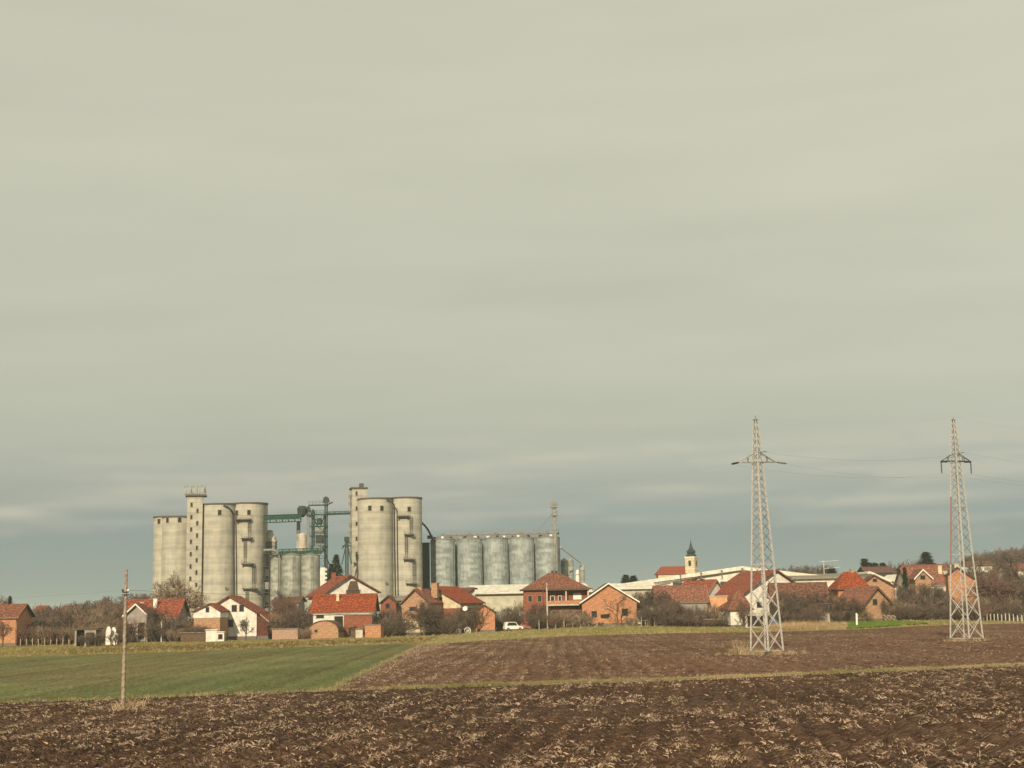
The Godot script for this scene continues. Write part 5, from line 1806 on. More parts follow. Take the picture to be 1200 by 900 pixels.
	h = house({"n": "patched_house", "l": "patched cream and orange house with steep pink roof behind bare tree", "x0": 471, "x1": 503, "d": 281.0, "yaw": -14.0, "el": 706.5, "er": 706.0, "a": 691.0, "ax": 487.0, "len": 9.0, "over": 0.5, "split": 727.0, "low": M.cream, "wall": M.brick_pale, "roof": M.tile_pink, "verge": M.tile_brown, "win": [[480, 711, 488, 716], [475, 730, 479, 733]], "chim": [[488.0, 687.5, 0.9, 0.3, M.brick], [500.0, 682.5, 1.3, 0.7, M.brick_pale]]})
	h = house({"n": "cream_gabled_house", "l": "cream gabled house with orange roof and white dish at its eave", "x0": 497.5, "x1": 540.0, "d": 289.0, "yaw": -24.0, "el": 695.0, "er": 707.0, "a": 688.0, "ax": 508.5, "len": 11.0, "over": 0.5, "split": 713.0, "low": M.brick_red, "wall": M.cream, "roof": M.tile_new, "verge": M.tile_brown, "frame": M.timber, "win": [[513, 700, 519, 706]]})
	dish_on(h, 547.0, 714.0, 1.1, 3.0, 0.5, 10)
	house({"n": "dark_gabled_outbuilding", "l": "white outbuilding end with black verge behind the orange roof", "c": "outbuilding", "x0": 542, "x1": 557, "d": 306.0, "yaw": 30.0, "el": 702.0, "er": 690.5, "a": 690.0, "ax": 555.0, "len": 7.0, "wall": M.white, "roof": M.tile_brown, "thick": 0.3})
	house({"n": "brick_shed", "l": "little upright brick shed with steep gable beside the old cart", "c": "shed", "x0": 556, "x1": 580, "d": 281.0, "el": 718.0, "a": 709.5, "len": 6.0, "over": 0.25, "wall": M.brick, "roof": M.tile_brown, "verge": M.tile_brown})
	# old cart
	var ct := thing("old_cart", "old farm cart with pale spoked wheels by the little brick shed", "cart", spot(543, 277), 12)
	var cb := MB.new()
	cb.box(Vector3(0, 0.95, -0.7), Vector3(3.0, 0.25, 1.2))
	cb.box(Vector3(0, 1.3, -0.15), Vector3(3.0, 0.4, 0.08))
	part(ct, "bed", cb, M.timber)
	for q in [[-0.95, 0.5], [0.85, 0.62]]:
		var w := MB.new()
		for i in 16:
			var a0 := TAU * i / 16
			var a1 := TAU * (i + 1) / 16
			w.bar(Vector3(q[0] + cos(a0) * q[1], q[1] + sin(a0) * q[1], 0), Vector3(q[0] + cos(a1) * q[1], q[1] + sin(a1) * q[1], 0), 0.13)
		var wo := part(ct, "wheel", w, M.trim_white)
		var sp := MB.new()
		for i in 5:
			var a0 := PI * i / 5
			sp.bar(Vector3(q[0] + cos(a0) * q[1], q[1] + sin(a0) * q[1], 0), Vector3(q[0] - cos(a0) * q[1], q[1] - sin(a0) * q[1], 0), 0.07)
		part(wo, "spokes", sp, M.trim_white)
	house({"n": "warehouse", "l": "cream warehouse with low pitched white roof below the galvanised bins", "c": "warehouse", "x0": 560, "x1": 692, "d": 340.0, "yaw": 7.0, "ridge": "x", "el": 694.5, "a": 684.5, "len": 22.0, "over": 0.7, "wall": M.wall_hall, "roof": M.sheet_white, "verge": M.trim_white})
	house({"n": "long_shed", "l": "long low weathered grey roofed shed in front of the cream warehouse", "c": "shed", "x0": 576, "x1": 642, "d": 302.0, "ridge": "x", "el": 727.0, "a": 717.5, "len": 8.0, "over": 0.5, "wall": M.dark_wall, "roof": M.sheet_grey, "win": [[590, 729, 596, 734], [618, 729, 624, 734]]})
	car("small white car parked before the long grey shed", 601.5, 286, 15, M.paint_white, true)
	car("faded red car parked near the fence by the hip roofed house", 621, 288, -30, M.paint_red, false)
	# hip roofed house with balcony
	h = house({"n": "hip_roofed_house", "l": "two storey house with brown hip roof and deep balcony", "x0": 615, "x1": 690, "d": 292.0, "ridge": "hip", "el": 690.5, "a": 670.5, "rx0": 645, "rx1": 658, "len": 11.0, "over": 0.7, "wall": M.brick_red, "roof": M.tile_old, "verge": M.timber,
		"win": [[620, 697, 625, 705], [631, 697, 636, 705]], "frame": M.pale_timber, "chim": [[650.0, 668.0, 0.5, 0.5, M.trim_dark], [654.5, 668.0, 0.5, 0.5, M.trim_dark]]})
	var bal := MB.new()
	var a := local(h, [641, 692, 690.5, 708.5])
	bal.box(Vector3((a[0] + a[1]) / 2, a[2] - 0.1, 0.75), Vector3(a[1] - a[0], 0.3, 1.9))
	var bo := part(h, "balcony", bal, M.pale_wall)
	var par := MB.new()
	par.box(Vector3((a[0] + a[1]) / 2, a[2] + 0.42, 1.63), Vector3(a[1] - a[0], 0.75, 0.12))
	part(bo, "parapet", par, M.brick)
	for px in [642.0, 664.0, 689.5]:
		var q := local(h, [px - 1, 691, px + 1, 708])
		var cl := MB.new()
		cl.box(Vector3((q[0] + q[1]) / 2, (q[2] + q[3]) / 2, 1.5), Vector3(0.32, q[3] - q[2] + 0.3, 0.32))
		part(bo, "column", cl, M.pale_wall)
	var ea := MB.new()
	ea.box(Vector3((a[0] + a[1]) / 2, a[3] + 0.15, 1.05), Vector3(a[1] - a[0] + 0.3, 0.3, 2.1))
	part(h, "balcony_eave", ea, M.timber)
	for q in [[646, 698, 651, 706], [655, 698, 659, 706], [672.5, 695.5, 682, 703]]:
		var l := local(h, q)
		frame_and_pane(h, "window", l[0], l[1], l[2], l[3], 0.0, M.trim_white, M.trim_white if q[0] > 670 else M.glass)
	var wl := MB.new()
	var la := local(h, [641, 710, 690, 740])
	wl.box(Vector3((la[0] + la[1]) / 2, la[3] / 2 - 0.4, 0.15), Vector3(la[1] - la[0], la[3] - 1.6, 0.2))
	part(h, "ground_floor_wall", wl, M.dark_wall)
	# sheets and pale heaps in its yard
	for q in [[655.0, 4.2, "white sheeted woodpile left of the striped one below the balcony", 1.5], [676.0, 3.6, "pale striped sheeted stack below the balcony near the brick gable", 2.6], [668.0, 2.4, "small pale heap between two sheeted stacks below the balcony", 2.2]]:
		var o := thing("sheeted_stack", q[2], "stack", spot(q[0], 284), rng.randf_range(-20, 20))
		var mb := MB.new()
		var w: float = q[1] * 0.25
		mb.lathe([Vector2(w, -0.2), Vector2(w * 1.05, q[3] * 0.5), Vector2(w * 0.75, q[3] * 0.85), Vector2(0.02, q[3])], 7)
		part(o, "sheet", mb, M.pale_wall)
		var sb := MB.new()
		for i in 4:
			sb.bar(Vector3(-w * 0.9, q[3] * (0.2 + 0.18 * i), w * 0.9), Vector3(w * 0.9, q[3] * (0.3 + 0.18 * i), w * 0.9), 0.1)
		part(o, "batten", sb, M.trim_white)
	h = house({"n": "brick_house", "l": "bare brick house with pale verges and two square windows", "x0": 683.5, "x1": 746.5, "d": 287.0, "el": 704.5, "a": 684.0, "ax": 714.5, "len": 12.0, "over": 0.7, "wall": M.brick, "roof": M.tile_brown, "verge": M.trim_white, "frame": M.timber,
		"win": [[694, 715.5, 700.5, 723.0], [729, 713.5, 736, 722.0]]})
	var vd := local(h, [704.5, 718.5, 715, 724.5])
	var vb := MB.new()
	vb.prism([Vector2(vd[0], vd[2] + 0.2), Vector2(vd[0] + 0.3, vd[2]), Vector2(vd[1] - 0.3, vd[2]), Vector2(vd[1], vd[2] + 0.3), Vector2(vd[1], vd[3] - 0.15), Vector2(vd[0], vd[3] - 0.25)], 0.0, 0.03)
	part(h, "wall_hole", vb, M.void)
	shed_box("concrete_trough", "pale concrete ring trough in the scrub beside the bare brick house", "trough", 760, 283, 1.5, 1.3, 1.2, 0, M.pale_wall, M.sheet_grey, [-0.45, 0.45, 0.2, 1.0])

	# the long white factory hall
	h = house({"n": "factory_hall", "l": "vast low pitched white factory hall in front of the church", "c": "factory", "x0": 737, "x1": 965, "d": 380.0, "yaw": 0.0, "el": 686.0, "er": 682.0, "a": 668.0, "ax": 872.0, "len": 60.0, "over": 0.35, "thick": 1.2, "wall": M.sheet_white, "roof": M.sheet_white, "verge": M.sheet_white})
	var bx := local(h, [790, 681.5, 900, 691.5])
	var gb := MB.new()
	gb.box(Vector3((bx[0] + bx[1]) / 2, (bx[2] + bx[3]) / 2, 0.06), Vector3(bx[1] - bx[0], bx[3] - bx[2], 0.12))
	var gbo := part(h, "window_band", gb, M.dark_wall)
	for i in 9:
		var cb2 := MB.new()
		var x: float = lerpf(bx[0], bx[1], i / 8.0)
		cb2.box(Vector3(x, (bx[2] + bx[3]) / 2, 0.16), Vector3(0.45, bx[3] - bx[2], 0.34))
		part(gbo, "column", cb2, M.trim_white)
	var pv := MB.new()
	for i in 5:
		pv.lathe([Vector2(0.16, -1.0), Vector2(0.16, 0.7), Vector2(0.34, 0.75), Vector2(0.02, 1.0)], 8, Vector3(local(h, [800 + i * 24, 670, 801, 671])[0], local(h, [800, 676 - i * 2, 801, 678 - i * 2])[3], 0.8))
	part(h, "vent", pv, M.steel_grey)
	var vd2 := MB.new()
	var v0 := local(h, [739, 684.5, 741, 685])
	var v1 := local(h, [872, 668.8, 874, 669.0])
	var v2 := local(h, [963, 682.0, 964, 682.5])
	vd2.bar(Vector3(v0[0], v0[2], 1.72), Vector3(v1[0], v1[2], 0.5), 0.08, 0.28)
	vd2.bar(Vector3(v1[0], v1[2], 1.72), Vector3(v2[0], v2[2], 0.5), 0.08, 0.28)
	part(h, "gutter", vd2, M.trim_dark)
	house({"n": "storehouse", "l": "pale storehouse wall with wire fence behind the bare brick house", "c": "warehouse", "x0": 722, "x1": 768, "d": 345.0, "ridge": "x", "el": 690.0, "a": 683.5, "len": 14.0, "over": 0.5, "wall": M.wall_hall, "roof": M.sheet_white, "verge": M.trim_white})
	house({"n": "brown_roofed_house", "l": "long brown roofed house in front of the factory hall", "x0": 772, "x1": 830, "d": 290.0, "ridge": "x", "el": 704.0, "a": 686.5, "len": 9.0, "wall": M.grey_wall, "roof": M.tile_pink, "chim": [[787.0, 684.0, 0.6, 0.6, M.pale_wall]], "verge": M.pale_timber})
	house({"n": "red_roofed_house", "l": "red roofed house with white gable end and two dark chimneys behind the long brown roof", "x0": 797, "x1": 827, "d": 303.0, "yaw": -40.0, "ridge": "x", "el": 697.0, "er": 699.0, "a": 680.5, "len": 8.0, "wall": M.white, "roof": M.tile_red, "chim": [[803.5, 677.0, 0.8, 0.5, M.trim_dark], [814.0, 678.5, 0.7, 0.5, M.trim_dark]], "verge": M.pale_timber})
	shed_box("orange_annex", "flat roofed annex with bright orange walls beside the brown roofed house", "annex", 841, 292, 4.6, hh(840, 699.0, 292), 6, 0, M.orange_wall, M.sheet_white)
	house({"n": "white_workshop", "l": "low white workshop wall below the dark window band of the hall", "c": "workshop", "x0": 836, "x1": 862, "d": 340.0, "ridge": "x", "el": 696.5, "a": 691.0, "len": 8.0, "wall": M.white, "roof": M.sheet_white, "verge": M.trim_white})
	h = house({"n": "red_roofed_house", "l": "tall red roofed house with white gable right behind the nearer pylon", "x0": 847, "x1": 936.0, "d": 293.0, "yaw": 18.0, "el": 711.0, "er": 684.5, "a": 668.0, "ax": 913.0, "len": 15.0, "over": 0.8, "thick": 0.22, "wall": M.white, "roof": M.tile_red, "verge": M.tile_brown, "frame": M.timber, "win": [[906, 690, 913, 699], [888, 705, 894, 712]]})
	house({"n": "orange_brown_house", "l": "small house with rusty brown hip roof at the foot of the red roofed one", "x0": 857, "x1": 881, "d": 277.0, "ridge": "hip", "el": 714.5, "a": 691.5, "rx0": 867.0, "rx1": 873.0, "len": 7.0, "over": 0.55, "wall": M.white, "roof": M.tile_old, "win": [[868, 718, 873, 724]], "verge": M.timber})
	shed_box("white_awning", "white sheet awning over clutter between the rusty roof and the pylon", "awning", 886, 275, 4.2, 2.9, 2.0, -15, M.pale_wall, M.trim_white, [-1.6, 1.5, 0.2, 2.3])
	var tp := thing("blue_tarpaulin", "blue tarpaulin heap just behind the nearer pylon", "tarpaulin", spot(908, 280), 15)
	var tpb := MB.new()
	tpb.lathe([Vector2(0.75, -0.2), Vector2(0.8, 0.9), Vector2(0.55, 1.4), Vector2(0.02, 1.6)], 8)
	part(tp, "cover", tpb, M.tarp_blue)
	h = house({"n": "brown_barn", "l": "long brown roofed barn hidden by bushes east of the nearer pylon", "c": "barn", "x0": 908, "x1": 972, "d": 289.0, "ridge": "x", "el": 704.0, "a": 684.0, "len": 5.0, "wall": M.dark_wall, "roof": M.tile_brown, "win": [[925, 711, 929, 717], [931, 711, 935, 717], [937, 710, 941, 716]], "frame": M.trim_white})
	house({"n": "white_hall", "l": "long white hall with grey roof edge beyond the bushy brown barn", "c": "factory", "x0": 934, "x1": 1012, "d": 372.0, "ridge": "x", "el": 677.5, "a": 673.0, "len": 30.0, "over": 0.8, "thick": 0.5, "wall": M.sheet_white, "roof": M.sheet_grey, "verge": M.sheet_grey})
	house({"n": "orange_roofed_house", "l": "orange hip roofed house beside the white hall's end", "x0": 985, "x1": 1022, "d": 296.0, "ridge": "hip", "el": 690.5, "a": 669.0, "rx0": 999, "rx1": 1013, "len": 10.0, "wall": M.brick, "roof": M.tile_new, "chim": [[1009.0, 666.0, 0.8, 0.5, M.brick_pale]], "win": [[990, 694, 995, 701]]})
	house({"n": "steep_gabled_house", "l": "pinkish steep gabled cottage with thick dark verge behind bare trees", "x0": 1010, "x1": 1046, "d": 281.0, "yaw": 22.0, "el": 710.0, "er": 707.0, "a": 689.0, "ax": 1029.0, "len": 9.0, "over": 0.7, "thick": 0.3, "wall": M.brick_pale, "roof": M.tile_pink, "verge": M.timber, "win": [[1024, 702, 1030, 709]]})
	house({"n": "brown_gabled_house", "l": "taller brown gabled house rising behind the pinkish steep cottage", "x0": 1006, "x1": 1050, "d": 305.0, "yaw": -8.0, "el": 690.0, "er": 688.0, "a": 674.0, "ax": 1028.0, "len": 10.0, "wall": M.brick_pale, "roof": M.tile_brown, "verge": M.tile_brown, "win": [[1026, 678, 1031, 682]]})
	house({"n": "white_shed", "l": "white sheet roofed shed whose roof falls to a valley, nearer the orange house", "c": "shed", "x0": 1022, "x1": 1048, "d": 352.0, "el": 671.5, "er": 683.0, "a": 671.0, "ax": 1023.0, "len": 16.0, "thick": 0.4, "wall": M.sheet_white, "roof": M.sheet_white, "verge": M.sheet_white})
	house({"n": "white_shed", "l": "white sheet roofed shed rising eastward from the valley, beside the dark conifer", "c": "shed", "x0": 1048.5, "x1": 1064, "d": 352.0, "el": 683.0, "er": 675.0, "a": 674.5, "ax": 1063.0, "len": 16.0, "thick": 0.4, "wall": M.sheet_white, "roof": M.sheet_white, "verge": M.sheet_white})
	house({"n": "brown_roofed_house", "l": "wide brown roofed house on the slope, behind the small white edged gable", "x0": 1068, "x1": 1112, "d": 330.0, "ridge": "x", "el": 684.0, "a": 664.5, "len": 11.0, "wall": M.pale_wall, "roof": M.tile_pink, "chim": [[1110.0, 662.5, 0.9, 0.3, M.cream]], "verge": M.timber})
	house({"n": "gabled_dormer_house", "l": "small gable with white verges before the wide brown roof", "c": "house", "x0": 1076, "x1": 1094, "d": 318.0, "el": 677.0, "a": 668.0, "len": 5.0, "over": 0.6, "wall": M.brick_pale, "roof": M.tile_old, "verge": M.trim_white, "win": [[1082, 674, 1088, 679]]})
	house({"n": "red_roofed_house", "l": "far long red roof line along the slope behind the wide brown house", "x0": 1066, "x1": 1114, "d": 425.0, "ridge": "x", "el": 667.0, "a": 661.5, "len": 10.0, "wall": M.pale_wall, "roof": M.tile_red})
	house({"n": "dark_roofed_house", "l": "far dark roofed house below the row of small conifers", "x0": 1018, "x1": 1050, "d": 440.0, "ridge": "x", "el": 670.0, "a": 664.0, "len": 10.0, "wall": M.dark_wall, "roof": M.tile_brown})
	house({"n": "brick_house", "l": "raw orange brick gable behind the farther pylon", "x0": 1116, "x1": 1147, "d": 304.0, "yaw": -14.0, "el": 673.0, "er": 681.0, "a": 665.0, "ax": 1127.0, "len": 10.0, "over": 0.4, "wall": M.brick, "roof": M.tile_brown, "verge": M.trim_dark, "chim": [[1127.0, 660.0, 1.0, 0.2, M.pale_wall]]})
	house({"n": "white_shed", "l": "long white sheet roof on the slope just east of the raw brick gable", "c": "shed", "x0": 1134, "x1": 1160, "d": 365.0, "ridge": "x", "el": 670.5, "a": 664.5, "len": 12.0, "wall": M.pale_wall, "roof": M.sheet_white})
	house({"n": "brown_roofed_house", "l": "farthest dark roof on the hill behind the bare tree crowns", "x0": 1138, "x1": 1168, "d": 470.0, "ridge": "x", "el": 662.0, "a": 657.5, "len": 10.0, "wall": M.pale_wall, "roof": M.tile_brown})
	house({"n": "white_house", "l": "small white house in the scrub above the white posted fence", "x0": 1194, "x1": 1214, "d": 335.0, "ridge": "x", "el": 681.5, "a": 677.0, "len": 8.0, "wall": M.white, "roof": M.sheet_grey, "win": [[1197, 685, 1200, 690]]})
	house({"n": "pale_house", "l": "pale pinkish house on the hillside at the eastern edge", "x0": 1186, "x1": 1214, "d": 430.0, "ridge": "x", "el": 667.0, "a": 660.5, "len": 9.0, "wall": M.pale_wall, "roof": M.tile_pink})
	# firewood
	for q in [["stacked firewood by the round topped shed", 357.0, 271.0, 8, 4], ["stacked firewood under the weathered posts by the brick gable", 687.0, 283.0, 9, 4], ["stacked pale logs in front of the cottage near the lawn", 1042.0, 279.0, 9, 5], ["stacked firewood beside the patched cream house", 467.0, 276.0, 7, 5]]:
		var wp := thing("firewood_stack", q[0], "firewood", spot(q[1], q[2]), rng.randf_range(-12, 12))
		for ro in q[4]:
			for co in q[3]:
				var lb := MB.new()
				var x: float = (co - (q[3] - 1) / 2.0 + 0.5 * (ro % 2)) * 0.27
				lb.tube(Vector3(x, 0.1 + ro * 0.24, -0.5), Vector3(x, 0.1 + ro * 0.24, 0.45 + rng.randf() * 0.12), 0.13, 0.13, 7)
				part(wp, "log", lb, M.pale_timber if (ro + co) % 3 != 0 else M.timber)
	# tall pale mast and the post on the lawn
	var ma := thing("lamp_mast", "tall pale mast with two arms above the white hall", "mast", spot(969, 385))
	var mb2 := MB.new()
	mb2.tube(Vector3(0, 0, 0), Vector3(0, hh(969, 656.5, 385), 0), 0.15, 0.1, 8)
	part(ma, "mast", mb2, M.galv)
	for q in [[964.0, 987.0, 657.5], [969.0, 988.0, 665.5]]:
		var am := MB.new()
		am.bar(Vector3(gx(q[0], 385) - ma.position.x, hh(969, q[2] + 0.6, 385), 0), Vector3(gx(q[1], 385) - ma.position.x, hh(969, q[2] - 0.4, 385), 0), 0.12)
		part(ma, "arm", am, M.galv)
	var po := thing("white_post", "single white post standing on the bright lawn", "post", spot(1004.5, 262))
	var pob := MB.new()
	pob.box(Vector3(0, 1.1, 0), Vector3(0.3, 2.3, 0.3), Basis(Vector3(0, 0, 1), -0.03))
	pob.lathe([Vector2(0.2, 2.2), Vector2(0.02, 2.4)], 4)
	part(po, "post", pob, M.trim_white)
	# fences
	rng.seed = 61
	fence("row of white concrete fence posts below the scrubby slope", spot(1153, 290), spot(1203, 258), 12, 1.6, M.pale_wall, [0.35])
	fence("short rotten fence before the grey farmhouse", spot(172, 272), spot(214, 276), 9, 1.6, M.pale_timber, [0.8])
	fence("weathered posts before the hip roofed house", spot(632, 279), spot(700, 281), 8, 1.9, M.pale_timber, [])
	fence("thin crooked stakes along the thicket at the western gardens", spot(24, 262), spot(88, 258), 10, 1.3, M.pale_timber, [])
	fence("low pale stakes between brown barn and lawn", spot(978, 286), spot(1052, 287), 9, 1.2, M.pale_timber, [0.7])
	fence("stakes under the dense bushes west of the farther pylon", spot(1056, 288), spot(1112, 290), 8, 1.5, M.pale_timber, [])
	fence("mesh fence posts before the scrub beside the bare brick house", spot(752, 281), spot(782, 284), 5, 1.8, M.pale_timber, [1.2])
	shed_box("pale_gate_block", "pale concrete block wall in the bushes near the lawn", "wall", 962, 285, 3.8, 2.0, 0.6, -20, M.pale_wall, M.sheet_grey)
	shed_box("white_hive_box", "small white hut end in the scrub below the brown roofed house", "hut", 820, 283.0, 1.35, 2.1, 1.2, 10, M.white, M.trim_white)
	shed_box("pale_lean_to", "low pale lean-to roof in front of the rusty brown roof", "shed", 837, 281.5, 4.2, 1.5, 3.0, 20, M.dark_wall, M.pale_wall)
	shed_box("pale_lean_to", "grey board hut among the scrub under the long brown roof", "hut", 772, 286, 3.0, 3.0, 2.0, 0, M.pale_timber, M.sheet_grey)

